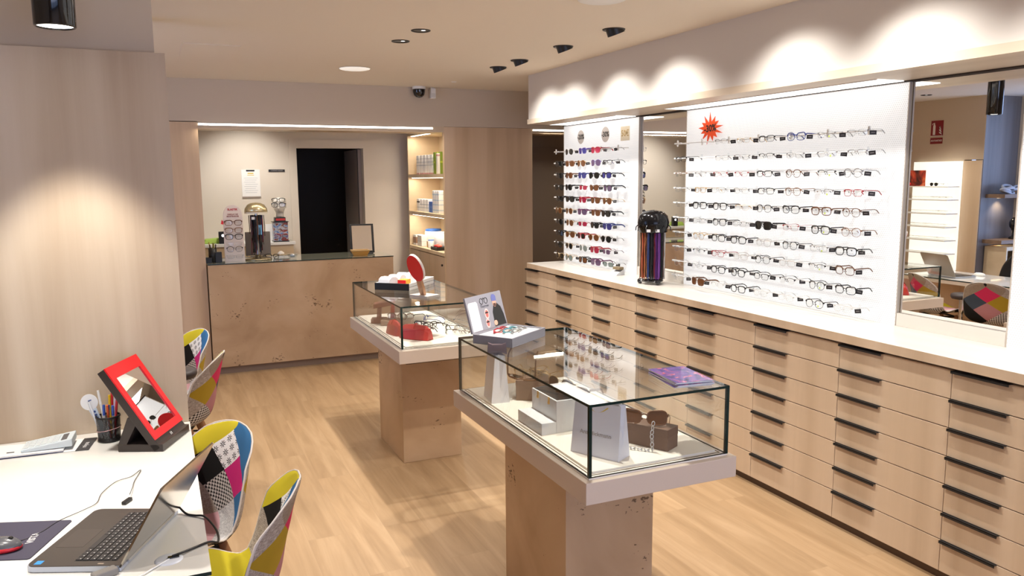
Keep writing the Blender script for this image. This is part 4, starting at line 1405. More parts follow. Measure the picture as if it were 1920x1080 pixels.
# card display of reading glasses
t = thing('reading_glasses_display', 'pale arch-topped card display of reading glasses on the reception counter', 'display stand', (.621, 7.60, ZCN))
arch = [(-.088, 0), (.088, 0), (.083, .43)] + [(.079 * math.cos(PI * k / 14), .43 + .085 * math.sin(PI * k / 14)) for k in range(1, 14)] + [(-.083, .43)]
MB().prism(arch, 0, .012, 'y').build('card', mat('pinkish_card', (.76, .67, .61), .6), t)
MB().hexa([(-.07, .01, 0), (.07, .01, 0), (.07, .12, 0), (-.07, .12, 0)], [(-.07, .01, .38), (.07, .01, .38), (.07, .016, .38), (-.07, .016, .38)]).build('rear_support', mat('pinkish_card', (.76, .67, .61), .6), t)
b = text_into(MB(), 'SLASTIK', .024, Matrix.Translation((0, -.001, .472)) @ FACE_MY, bold=.001, ext=.0003)
b.build('lettering', mat('print_crimson', (.45, .02, .04), .5), t)
b = text_into(MB(), 'DISPLAY DE', .017, Matrix.Translation((0, -.001, .428)) @ FACE_MY, bold=.0006, ext=.0003)
text_into(b, 'MOSTRADOR', .017, Matrix.Translation((0, -.001, .410)) @ FACE_MY, bold=.0006, ext=.0003)
b.build('lettering', mat('print_dull_red', (.28, .08, .07), .5), t)
for k, (z, code, lab) in enumerate(((.366, 'Wt', 'topmost tortoiseshell reading glasses on the arched card display'), (.298, 'Wn', 'brown reading glasses second from the top on the arched card display'), (.240, 'Wk', 'black reading glasses third from the top on the arched card display'),
                                    (.176, 'Lc', 'clear rimless reading glasses on the arched card display'), (.128, 'Pk', 'round black reading glasses second from the bottom on the arched card display'), (.06, 'Lg', 'grey rimless reading glasses at the foot of the arched card display'))):
    specs(code, lab, (.621, 7.578, ZCN + z), (0, 0, 0), 'reading glasses on the arched display', price=False, scale=1.12)
t = tag(MB().prism([(-.012, 0), (.008, -.006), (.012, .018), (-.003, .038)], -.003, .003, 'y').build('red_tag', M_RED, loc=(.527, 7.590, ZCN + .345)), 'small red heart-shaped tag at the left edge of the arched card display', 'tag')
# cords stand with pale dome
rng = random.Random(11)
cs = cord_stand('gold-domed stand hung with dark cords on the reception counter', (.832, 7.68, ZCN), 1.10, mat('pale_gold', (.66, .58, .36), .25, .7), 56, [CP[4], CP[4], CP[8], CP[4], CP[1], CP[9], mat('cord_grey', (.12, .11, .11), .5)], rng, lean_cords=True, base='dish')
MB().box(.0, .038, -.066, -.060, .235, .325).build('blue_pack', mat('sky_blue', (.16, .42, .68), .4), cs, bevel=.002)
MB().box(-.048, -.012, -.066, -.060, .375, .40).build('label_card', M_PAPER, cs)
# monitor seen from behind
t = thing('monitor', 'grey back of a monitor standing on the reception counter behind the cord stand', 'monitor', (.86, 7.90, ZCN))
MB().box(-.115, .115, -.012, .012, .02, .245).build('screen_housing', mat('grey_brown_plastic', (.20, .17, .15), .5), t, bevel=.004)
MB().box(-.07, .07, -.05, .05, 0, .012).box(-.02, .02, -.01, .012, .012, .06).build('stand', M_BLACK, t, bevel=.002)
# glass dish and loose items
t = thing('glass_dish', 'small clear glass jar with pale lid on the reception counter right of the cord stand', 'jar', (1.03, 7.62, ZCN))
MB().lathe([(.001, 0), (.03, 0), (.034, .01), (.034, .045), (.028, .05)], n=20).build('jar', M_ACRYL, t)
MB().lathe([(.03, .05), (.03, .06), (.012, .075), (.001, .078)], n=20).build('lid', M_LINING, t)
t = thing('glass_dish', 'low clear glass bowl at the right of the small jar on the reception counter', 'bowl', (1.135, 7.62, ZCN))
MB().lathe([(.001, .003), (.03, 0), (.045, .03), (.047, .045), (.042, .042), (.028, .008), (.001, .006)], n=24).build('bowl', M_ACRYL, t)
MB().ball((.0, 0, .028), .024, .024, .016).build('contents', mat('pale_blue_grey', (.42, .48, .55), .4), t)
specs('Wk', 'black sunglasses lying beside the glass jar on the reception counter', (.965, 7.72, ZCN + .032), (R(-4), 0, R(150)), price=False)
# countertop mirror and basket
t = thing('counter_mirror', 'black-framed tilting counter mirror at the right end of the reception counter', 'mirror', (1.84, 7.78, ZCN), R(-8))
T = Matrix.Rotation(R(-15), 4, 'X')
b = MB(T).box(-.118, .118, 0, .018, .01, .03).box(-.118, .118, 0, .018, .285, .302).box(-.118, -.096, 0, .018, .03, .285).box(.096, .118, 0, .018, .03, .285)
b.build('frame', M_BLACK, t, bevel=.003)
MB(T).box(-.098, .098, .004, .014, .03, .285).build('mirror_glass', M_MIRROR, t)
MB().box(-.10, .10, -.05, .06, 0, .012).build('foot', M_BLACK, t, bevel=.003)
t = thing('basket', 'small orange wicker basket in front of the black-framed counter mirror', 'basket', (1.772, 7.60, ZCN))
m = mat('wicker', (.66, .34, .08), .6)
b = MB()
for k in range(6):
    z = .003 + .0085 * k
    w, d = .060 + .004 * k, .032 + .003 * k
    b.tube([(-w, -d, z), (w, -d, z), (w, d, z), (-w, d, z)], .0046, n=6, closed=True)
b.box(-.06, .06, -.03, .03, 0, .004)
b.build('basket_body', m, t)
MB().tube([(-.083, -.05, .052), (.083, -.05, .052), (.083, .05, .052), (-.083, .05, .052)], .006, n=6, closed=True).build('rim', mat('pale_wicker', (.66, .46, .22), .6), t)

# ------------------------------------------------------------------ back room
t = thing('low_cabinet', 'low pale cabinet with a white top along the rear wall behind the counter', 'cabinet', (.86, 8.78, 0))
MB().box(.40, 1.295, 8.585, 8.98, .02, 1.06).build('carcass', M_SHELFWOOD, t, rel=True, bevel=.002)
MB().box(.39, 1.315, 8.565, 8.985, 1.06, 1.09).build('white_top', M_WHITE, t, rel=True, bevel=.002)
MB().box(.82, .824, 8.583, 8.587, .05, 1.04).build('door_gap', M_PLINTH, t, rel=True)
ZL = 1.0905
t = thing('green_package', 'lime green plastic package on the low rear cabinet', 'package', (.50, 8.72, ZL))
b = MB().hexa([(-.09, -.06, 0), (.09, -.06, 0), (.09, .06, 0), (-.09, .06, 0)], [(-.07, -.045, .05), (.08, -.05, .058), (.07, .04, .06), (-.075, .045, .048)])
b.build('wrap', mat('lime_wrap', (.38, .56, .10), .35), t, bevel=.012)
t = thing('card_terminal', 'black upright device with a white light on the low rear cabinet', 'device', (.593, 8.63, ZL))
MB().box(-.035, .035, -.02, .03, 0, .125).build('body', M_BLACK, t, bevel=.005)
MB().cyl((.005, -.0215, .085), (.005, -.019, .085), .014, n=16).build('lamp', mat('white_dot', (1, 1, 1), .4, emit=2.0), t)
t = thing('letter_card', 'white card leaning beside the glasses case on the low rear cabinet', 'card', (1.115, 8.74, ZL))
MB().hexa([(-.075, 0, 0), (.075, 0, 0), (.075, .003, 0), (-.075, .003, 0)], [(-.075, .04, .18), (.075, .04, .18), (.075, .043, .18), (-.075, .043, .18)]).build('card', M_PAPER, t)
# acrylic case of glasses with a hat-like lid and a mannequin head
t = thing('acrylic_case', 'printed acrylic case full of spectacles under the white mannequin head', 'display case', (1.172, 8.64, ZL))


def speckle():
    m = mat('blue_red_print', (.4, .4, .5), .25)
    nt, N, L, b = nodes(m)
    tc = nn(N, 'ShaderNodeTexCoord')
    mp = nn(N, 'ShaderNodeMapping')
    mp.inputs['Scale'].default_value = (14, 14, 22)
    L.new(tc.outputs['Object'], mp.inputs[0])
    n1 = nn(N, 'ShaderNodeTexNoise')
    n1.inputs['Scale'].default_value = 1.3
    n1.inputs['Detail'].default_value = 2
    L.new(mp.outputs[0], n1.inputs['Vector'])
    r = ramp(N, [(.30, (.03, .07, .28)), (.42, (.16, .24, .45)), (.50, (.48, .48, .52)), (.57, (.16, .06, .04)), (.65, (.30, .04, .03)), (.74, (.42, .42, .46))])
    L.new(n1.outputs['Fac'], r.inputs[0])
    L.new(r.outputs[0], b.inputs['Base Color'])
    return m


MB().box(-.073, .073, -.06, .06, .004, .205).build('case_body', speckle(), t, bevel=.004)
MB().box(-.08, .08, -.066, .066, 0, .012).build('base', M_BLACK, t, bevel=.002)
MB().box(-.082, .082, -.068, .068, .205, .212).build('lid', M_BLACK, t, bevel=.002)
b = MB().box(-.055, .055, -.045, .045, .212, .255).build('top_box', M_BLACK, t, bevel=.002)
MB().box(-.045, .05, -.0456, -.044, .222, .245).build('red_label', M_REDCASE, t)
specs('Wr', 'red spectacles in front of the printed acrylic case', (1.172, 8.575, ZL + .075), (0, 0, 0), price=False)
ZM = ZL + .2555
t = thing('mannequin_head', 'white mannequin head wearing two pairs of black glasses above the rear cabinet', 'mannequin head', (1.178, 8.66, ZM), R(-14))


def head_mesh():
    vs, fs = [], []
    n = 28
    rings = [(.000, .046, .044, .012), (.012, .042, .040, .010), (.035, .038, .038, .010), (.050, .040, .044, .004), (.062, .046, .060, -.006), (.076, .052, .070, -.006), (.092, .057, .076, -.004), (.110, .061, .080, 0.0), (.130, .064, .084, .004),
             (.150, .065, .086, .006), (.168, .063, .083, .008), (.184, .055, .073, .010), (.196, .041, .056, .012), (.204, .022, .030, .014), (.206, .001, .001, .014)]
    for (z, rx, ry, off) in rings:
        for i in range(n):
            a = 2 * PI * i / n - PI / 2
            x, y = rx * math.cos(a), ry * math.sin(a) + off
            if y < 0 and z > .05:
                f = max(0.0, 1 - (x / .016) ** 2)
                if .088 < z < .136:                  # nose
                    y -= .020 * f * (1 - (z - .088) / .055) ** .8 if z < .136 else 0
                if .066 < z < .084:                  # lips
                    y -= .005 * max(0.0, 1 - (x / .022) ** 2)
                if .120 < z < .142 and .012 < abs(x) < .040:   # eye sockets
                    y += .007
                if z < .062:
                    y -= .004 * f
            vs.append((x, y, z))
    K = len(rings)
    for j in range(K - 1):
        for i in range(n):
            fs.append((j * n + i, j * n + (i + 1) % n, (j + 1) * n + (i + 1) % n, (j + 1) * n + i))
    fs.append(tuple(range(n - 1, -1, -1)))
    return vs, fs


q = MB()
q.add(*head_mesh(), 0, True)
o = q.build('head', mat('mannequin_white', (.76, .73, .68), .35), t)
s_ = o.modifiers.new('smooth', 'SUBSURF')
s_.levels = s_.render_levels = 1
for sg in (1, -1):
    MB().ball((sg * .064, .012, .118), .007, .014, .024, n=10, k=6).build('ear', mat('mannequin_white', (.76, .73, .68), .35), t)
HT = Matrix.Translation((1.178, 8.66, ZM)) @ Matrix.Rotation(R(-14), 4, 'Z')
specs('Wk', 'black glasses worn over the eyes of the white mannequin head', HT @ Vector((0, -.092, .143)), (R(-3), 0, R(-14)), 'glasses on the mannequin head', price=False, scale=1.05)
specs('Wk', 'black glasses pushed up on the forehead of the white mannequin head', HT @ Vector((0, -.086, .192)), (R(-8), 0, R(-14)), 'glasses on the mannequin head', price=False)
# notices on the rear wall
t = thing('notice_sheet', 'white notice sheet with a yellow heading in a clip frame on the rear wall', 'notice', (.94, 8.997, 1.70))
MB().box(-.095, .095, -.006, .001, -.145, .145).build('sheet', M_PAPER, t)
MB().box(-.096, .096, -.009, .001, -.152, -.140).build('bottom_rail', mat('taupe_rail', (.30, .24, .20), .5), t)
MB().box(-.045, .042, -.0085, .0, .128, .143).build('clip', M_BLACK, t)
b = MB().box(-.03, .03, -.0068, -.006, .100, .112).box(-.034, .034, -.0068, -.006, .084, .090)
b.build('yellow_heading', mat('yellow_print', (.66, .50, .10), .6), t)
b = MB()
for k in range(8):
    b.box(-.07 + .01 * (k % 2), .07 - .012 * (k % 3), -.0066, -.006, .055 - k * .022, .058 - k * .022)
b.build('text_lines', mat('faint_print', (.42, .45, .50), .6), t)
t = thing('door_plate', 'small black name plate beside the dark doorway', 'sign', (1.213, 8.997, 1.834))
MB().box(-.085, .085, -.004, .001, -.013, .013).build('plate', M_BLACK, t)
text_into(MB(), 'CONTACT ROOM', .0155, Matrix.Translation((0, -.0045, 0)) @ FACE_MY, ext=.0002).build('lettering', mat('silver_print', (.45, .44, .43), .5), t)

# ------------------------------------------------------------------ shelf unit at the right of the niche
t = thing('shelf_unit', 'pale wooden built-in shelf unit open to the left beside the niche', 'shelves', (2.80, 8.13, 0))
M_SH = M_SHELFWOOD
MB().box(2.992, 3.015, 7.535, 8.775, 0, 2.235).build('back_panel', M_SH, t, rel=True)
MB().box(2.62, 2.992, 8.750, 8.775, 0, 2.235).build('side_panel', M_SH, t, rel=True)
MB().box(2.62, 2.992, 7.535, 7.560, 0, 2.235).build('side_panel', M_SH, t, rel=True)
MB().box(2.62, 2.992, 7.56, 8.75, 2.205, 2.235).build('top_board', M_SH, t, rel=True)
for z in (1.783, 1.375):
    MB().box(2.62, 2.992, 7.56, 8.75, z - .036, z).build('shelf_board', M_SH, t, rel=True)
MB().box(2.612, 2.992, 7.56, 8.75, .955, .990).build('counter_board', M_SH, t, rel=True, bevel=.001)
MB().box(2.64, 2.985, 7.56, 8.75, .03, .950).build('lower_carcass', M_PLINTH, t, rel=True)
for y0, y1, ky in ((7.565, 8.06, 7.63), (8.066, 8.745, 8.55)):
    d = MB().box(2.622, 2.64, y0, y1, .06, .945).build('door', M_DRAWER, t, rel=True, bevel=.001)
    MB().cyl((2.608, ky, .86), (2.622, ky, .86), .011, n=12).build('knob', M_BLACK, d, rel=True)
for z in (2.203, 1.745, 1.337):
    MB().box(2.645, 2.665, 7.60, 8.70, z - .004, z).build('shelf_light', M_LED, t, rel=True)
    light('AREA', 'shelf_led_light', (2.67, 8.15, z - .008), (2.67, 8.15, 0), 4.0, WARM, shape='RECTANGLE', size=.03, size_y=1.1).rotation_euler = (0, 0, 0)


def product(name, lab, x, y, z, w, d, h, m, group, bands=(), round_=False, lid=None):
    y = 7.87 + (y - 7.6) * 1.1 if y > 7.4 else y
    t = thing(name, lab, {'product_box': 'box', 'product_jar': 'jar', 'product_bottle': 'bottle'}.get(name, 'box'), (x, y, z + .0005), group=group)
    if round_:
        MB().lathe([(.001, 0), (w * .46, 0), (w / 2, .008), (w / 2, h * .86), (w * .42, h * .90)], n=20).build('container', m, t)
        MB().lathe([(w * .47, h * .86), (w * .47, h - .004), (w * .42, h), (.001, h)], n=20).build('lid', lid or M_WHITE, t)
    else:
        MB().box(-w / 2, w / 2, -d / 2, d / 2, 0, h).build('carton', m, t, bevel=.0015)
        for (z0, z1, bm) in bands:
            MB().box(-w / 2 - .0006, w / 2 + .0006, -d / 2 - .0006, d / 2 + .0006, z0 * h, z1 * h).build('printed_band', bm, t)
    return t


PK = mat('pink_print', (.60, .33, .36), .5)
PG = mat('grey_blue_print', (.34, .40, .46), .5)
LIME = mat('lime_carton', (.40, .50, .06), .5)
GREEN = mat('olive_carton', (.20, .30, .04), .5)
PB = mat('blue_carton', (.03, .13, .48), .4)
PLB = mat('pale_blue_carton', (.50, .62, .72), .5)
G1 = 'cartons on the top shelf of the niche unit'
for k in range(5):
    y = 8.26 - .105 * k
    product('product_box', 'white and pink carton, %s from the left on the top niche shelf' % ORD[k], 2.735, y, 1.783, .10, .095, .205, M_PAPER, G1, ((0, .07, PK), (.45, .47, PG), (.62, .64, PG), (.8, .82, PG)))
for k, (m, n) in enumerate(((GREEN, 'olive green'), (LIME, 'lime green'), (GREEN, 'dark olive'))):
    product('product_box', '%s carton, %s of three green ones on the top niche shelf' % (n, ('left', 'middle', 'right')[k]), 2.735, 7.735 - .062 * k - (.03 if k == 2 else 0), 1.783, .10, .055, .225, m, G1, ((.5, .58, LIME if m is GREEN else GREEN),))
product('product_box', 'white carton with pink top right of the green ones on the top niche shelf', 2.70, 7.585, 1.783, .085, .04, .21, M_PAPER, G1, ((.86, .94, PK),))
G2 = 'products on the middle shelf of the niche unit'
for k in range(4):
    product('product_box', 'small white carton, %s from the left on the middle niche shelf' % ORD[k], 2.73, 8.28 - .095 * k, 1.375, .09, .085, .135, M_PAPER, G2, ((.3, .34, PG), (.7, .82, M_INK) if k == 0 else (.55, .6, PG)))
for k in range(2):
    product('product_box', 'royal blue carton, %s one on the middle niche shelf' % ('left', 'right')[k], 2.72, 7.885 - .072 * k, 1.375, .08, .066, .115, PB, G2, ((.4, .6, mat('print_blue', (.10, .22, .55), .5)),))
for k in range(3):
    product('product_box', 'tall white and pale blue carton, %s of three on the middle niche shelf' % ('left', 'middle', 'right')[k], 2.71, 7.745 - .066 * k, 1.375, .08, .062, .235, M_PAPER, G2, ((.1, .16, PLB), (.35, .40, PLB), (.55, .60, PLB), (.8, .86, PLB)))
G3 = 'products on the counter board of the niche unit'
product('product_box', 'small white box with a brown window on the lowest niche board', 2.70, 8.33, .990, .10, .10, .115, M_PAPER, G3, ((.2, .8, mat('brown_print', (.30, .18, .12), .5)),))
product('product_box', 'white carton right of the brown-windowed box on the lowest niche board', 2.70, 8.16, .990, .10, .15, .12, M_PAPER, G3, ((.45, .47, PG),))
product('product_jar', 'large cream jar with a blue lid on the lowest niche board', 2.80, 8.12, .990, .19, .19, .19, M_LINING, G3, round_=True, lid=PB)
product('product_jar', 'clear tub with a pale lid and blue label on the lowest niche board', 2.78, 7.77, .990, .19, .19, .18, mat('frosted_tub', (.70, .72, .74), .3), G3, round_=True, lid=PLB)
product('product_jar', 'small white jar in front of the clear tub on the lowest niche board', 2.69, 7.90, .990, .07, .07, .09, M_WHITE, G3, round_=True, lid=mat('print_blue', (.10, .22, .55), .5))
product('product_bottle', 'small amber bottle by the cream jar on the lowest niche board', 2.70, 7.985, .990, .055, .055, .075, mat('amber_glass', (.40, .22, .06), .25), G3, round_=True)
t = thing('sample_tray', 'black tray of red items at the right end of the lowest niche board', 'tray', (2.70, 7.92, .9905))
MB().box(-.075, .08, -.10, .10, 0, .035).build('tray', M_BLACK, t, bevel=.002)
for k in range(4):
    MB().ball((-.04 + .03 * (k % 2), -.07 + .045 * k, .042), .026, .024, .016, n=10, k=6).build('red_item', [M_REDCASE, mat('salmon', (.6, .26, .18), .5)][k % 2], t)

# ------------------------------------------------------------------ patchwork chairs
def patch_mat(name, cells, default, edge=None):
    """fabric patches laid out as diamonds over the shell's UV; cells: (i, j, style)"""
    m = bpy.data.materials.new(name)
    m.use_nodes = True
    nt, N, L, b = nodes(m)
    b.inputs['Roughness'].default_value = .9
    b.inputs['Specular IOR Level'].default_value = .15
    uv = nn(N, 'ShaderNodeUVMap', uv_map='UVMap')
    sep = nn(N, 'ShaderNodeSeparateXYZ')
    L.new(uv.outputs[0], sep.inputs[0])

    def mth(op, *a):
        n = nn(N, 'ShaderNodeMath', operation=op)
        for i, q in enumerate(a):
            if isinstance(q, (int, float)):
                n.inputs[i].default_value = q
            else:
                L.new(q, n.inputs[i])
        return n.outputs[0]
    U, V = sep.outputs['X'], sep.outputs['Y']
    # diamond lattice
    p = mth('MULTIPLY', mth('SUBTRACT', U, .05), 1 / .5)
    q = mth('MULTIPLY', mth('SUBTRACT', V, .70), 1 / .21)
    a = mth('ROUND', mth('MULTIPLY', mth('ADD', p, q), .5), 0)
    c = mth('ROUND', mth('MULTIPLY', mth('SUBTRACT', p, q), .5), 0)

    def col(rgb):
        n = nn(N, 'ShaderNodeRGB')
        n.outputs[0].default_value = (*rgb, 1)
        return n.outputs[0]

    def mixc(f, x, y):
        n = nn(N, 'ShaderNodeMix', data_type='RGBA')
        if isinstance(f, (int, float)):
            n.inputs[0].default_value = f
        else:
            L.new(f, n.inputs[0])
        L.new(x, n.inputs[6])
        L.new(y, n.inputs[7])
        return n.outputs[2]
    # woven patterns in real scale (U spans about 44 cm over 2, V about 46 cm over 1)
    X = mth('MULTIPLY', U, .22)
    Y = mth('MULTIPLY', V, .46)

    def hound(s):
        fx = mth('FRACT', mth('MULTIPLY', X, 1 / s), 0)
        fy = mth('FRACT', mth('MULTIPLY', Y, 1 / s), 0)
        hx = mth('GREATER_THAN', fx, .5)
        hy = mth('GREATER_THAN', fy, .5)
        dg = mth('GREATER_THAN', mth('FRACT', mth('MULTIPLY', mth('ADD', X, Y), 2 / s), 0), .5)
        both = mth('MULTIPLY', hx, hy)
        one = mth('ABSOLUTE', mth('SUBTRACT', hx, hy), 0)
        return mixc(mth('MINIMUM', mth('ADD', both, mth('MULTIPLY', one, dg)), 1.0), col((.62, .58, .54)), col((.012, .011, .012)))

    def tweed(c0, c1, s=.0042):
        mp = nn(N, 'ShaderNodeCombineXYZ')
        L.new(mth('MULTIPLY', X, 1 / s), mp.inputs[0])
        L.new(mth('MULTIPLY', Y, .25 / s), mp.inputs[1])
        n1 = nn(N, 'ShaderNodeTexNoise')
        n1.inputs['Scale'].default_value = 1.0
        L.new(mp.outputs[0], n1.inputs['Vector'])
        mp2 = nn(N, 'ShaderNodeCombineXYZ')
        L.new(mth('MULTIPLY', X, .25 / s), mp2.inputs[0])
        L.new(mth('MULTIPLY', Y, 1 / s), mp2.inputs[1])
        n2 = nn(N, 'ShaderNodeTexNoise')
        n2.inputs['Scale'].default_value = 1.0
        L.new(mp2.outputs[0], n2.inputs['Vector'])
        mr = nn(N, 'ShaderNodeMapRange')
        mr.inputs[1].default_value = .35
        mr.inputs[2].default_value = .65
        L.new(mth('MULTIPLY', mth('ADD', n1.outputs['Fac'], n2.outputs['Fac']), .5), mr.inputs[0])
        return mixc(mr.outputs[0], col(c0), col(c1))

    def damask(s=.068):
        ru = mth('ADD', mth('MULTIPLY', X, 1 / s), mth('MULTIPLY', Y, 1 / s))
        rv = mth('SUBTRACT', mth('MULTIPLY', X, 1 / s), mth('MULTIPLY', Y, 1 / s))
        fu = mth('SUBTRACT', mth('FRACT', ru, 0), .5)
        fv = mth('SUBTRACT', mth('FRACT', rv, 0), .5)
        au, av = mth('ABSOLUTE', fu, 0), mth('ABSOLUTE', fv, 0)
        border = mth('GREATER_THAN', mth('MAXIMUM', au, av), .42)
        rad = mth('SQRT', mth('ADD', mth('MULTIPLY', fu, fu), mth('MULTIPLY', fv, fv)), 0)
        ang = mth('ARCTAN2', fv, fu)
        pet = mth('ADD', .23, mth('MULTIPLY', .17, mth('COSINE', mth('MULTIPLY', ang, 8.0), 0)))
        flower = mth('LESS_THAN', rad, pet)
        hole = mth('LESS_THAN', rad, .07)
        dark = mth('MULTIPLY', mth('SUBTRACT', 1.0, border), mth('SUBTRACT', flower, hole))
        return mixc(dark, col((.74, .73, .73)), col((.012, .012, .018)))
    ST = {'Y': lambda: col((.50, .42, .025)), 'B': lambda: col((.035, .125, .27)), 'K': lambda: col((.010, .009, .009)), 'M': lambda: col((.50, .022, .16)),
          'P': lambda: col((.58, .34, .37)), 'O': lambda: col((.42, .085, .025)), 'H': lambda: hound(.016), 'D': damask, 'T': lambda: tweed((.20, .165, .14), (.46, .40, .35)),
          'W': lambda: tweed((.30, .30, .31), (.70, .69, .68)), 'R': lambda: col((.50, .026, .085)), 'N': lambda: col((.045, .060, .085)), 'U': lambda: col((.33, .22, .020)),
          'V': lambda: col((.36, .16, .17)), 'G': lambda: tweed((.20, .15, .11), (.30, .235, .185)), 'C': lambda: col((.52, .44, .36))}
    made = {}

    def style(k):
        if k not in made:
            made[k] = ST[k]()
        return made[k]
    cur = style(default)
    for (i, j, k) in cells:
        f = mth('MULTIPLY', mth('COMPARE', a, float(i), .1), mth('COMPARE', c, float(j), .1))
        cur = mixc(f, cur, style(k))
    L.new(cur, b.inputs['Base Color'])
    n1 = nn(N, 'ShaderNodeTexNoise')
    n1.inputs['Scale'].default_value = 260
    tc = nn(N, 'ShaderNodeTexCoord')
    L.new(tc.outputs['Object'], n1.inputs['Vector'])
    bp = nn(N, 'ShaderNodeBump')
    bp.inputs['Strength'].default_value = .12
    L.new(n1.outputs['Fac'], bp.inputs['Height'])
    L.new(bp.outputs[0], b.inputs['Normal'])
    return m


# inner faces: (a, c) = diamond indices; outer faces likewise with their own colours
INN = [(0, 0, 'D'), (-1, 0, 'K'), (0, 1, 'M'), (-1, 1, 'H'), (1, 0, 'B'), (0, -1, 'Y'), (1, 1, 'B'), (-1, -1, 'Y'), (-2, 0, 'T'), (0, 2, 'B'), (-2, 1, 'T'), (-1, 2, 'W'), (-2, 2, 'P'), (-3, 1, 'Y'), (-3, 2, 'P'), (-2, 3, 'P'), (-3, 3, 'P'),
       (-4, 2, 'Y'), (-4, 3, 'Y'), (-3, 4, 'O'), (-4, 4, 'Y'), (-5, 3, 'P'), (-5, 4, 'Y'), (1, -1, 'Y'), (2, 0, 'B'), (2, 1, 'B')]
OUT = [(0, 0, 'R'), (-1, 0, 'N'), (0, 1, 'U'), (-1, 1, 'V'), (1, 0, 'G'), (0, -1, 'G'), (1, 1, 'T'), (-1, -1, 'G'), (-2, 0, 'K'), (0, 2, 'T'), (-2, 1, 'K'), (-1, 2, 'H'), (-2, 2, 'H'), (-3, 1, 'K'), (-3, 2, 'H'), (-2, 3, 'H')]
M_PATCH_IN = patch_mat('patchwork_front', INN, 'W')
M_PATCH_OUT = patch_mat('patchwork_back', OUT, 'K')
M_PATCH_SEAT = patch_mat('patchwork_front_yellow_seat', [c for c in INN if c[0] + 0 > -2 or c[1] < 1] + [(-2, 1, 'T'), (-2, 2, 'Y'), (-3, 2, 'Y'), (-3, 1, 'Y'), (-2, 3, 'Y'), (-3, 3, 'Y'), (-4, 2, 'Y'), (-4, 3, 'Y')], 'Y')
M_PIPE = mat('cream_piping', (.60, .55, .50), .8)


def shell_grid(off=0.0, nu=20, nv=34):
    """side-chair shell: v runs from the front of the seat (-1) through the crease (0) to the top of the back (1)"""
    prof = [(-1.0, .225, .435), (-.80, .175, .452), (-.5, .06, .445), (-.25, -.05, .437), (-.08, -.125, .440), (.06, -.168, .468), (.20, -.188, .525), (.45, -.206, .620), (.72, -.232, .715), (.88, -.252, .770), (1.0, -.272, .808)]
    wid = [(-1.0, .150), (-.9, .195), (-.75, .222), (-.5, .230), (-.2, .226), (0.0, .220), (.2, .222), (.45, .221), (.60, .214), (.72, .200), (.82, .178), (.90, .148), (.955, .110), (.985, .070), (1.0, .030)]

    def lerp(tab, v, k=1):
        for i in range(len(tab) - 1):
            if v <= tab[i + 1][0] + 1e-9:
                q = (v - tab[i][0]) / (tab[i + 1][0] - tab[i][0])
                q = max(0, min(1, q))
                return [tab[i][m] + (tab[i + 1][m] - tab[i][m]) * q for m in range(1, len(tab[i]))]
        return list(tab[-1][1:])
    P, UVs = [], []
    for j in range(nv + 1):
        v = -1 + 2 * j / nv
        if v > .7:
            v = .7 + .3 * math.sin((v - .7) / .3 * PI / 2)
        y, z = lerp(prof, v)
        w = lerp(wid, v)[0]
        for i in range(nu + 1):
            u = -1 + 2 * i / nu
            curve = abs(u) ** 2.4
            sm = max(0.0, min(1.0, (v + .55) / .95))
            sm = sm * sm * (3 - 2 * sm)
            up = .052 * curve * (1 - sm) * (1 - .6 * max(0, -v - .6) / .4)
            s2 = max(0.0, min(1.0, (v + .6) / .7))
            s2 = s2 * s2 * (3 - 2 * s2)
            fw = .098 * curve * s2 * (1 - .35 * max(0, v)) * min(1.0, (1.02 - v) / .35)
            drop = -.012 * max(0, (-v - .85) / .15)
            P.append(Vector((w * u, y + fw, z + up + drop)))
            UVs.append((-u, v))
    return P, UVs, nu, nv


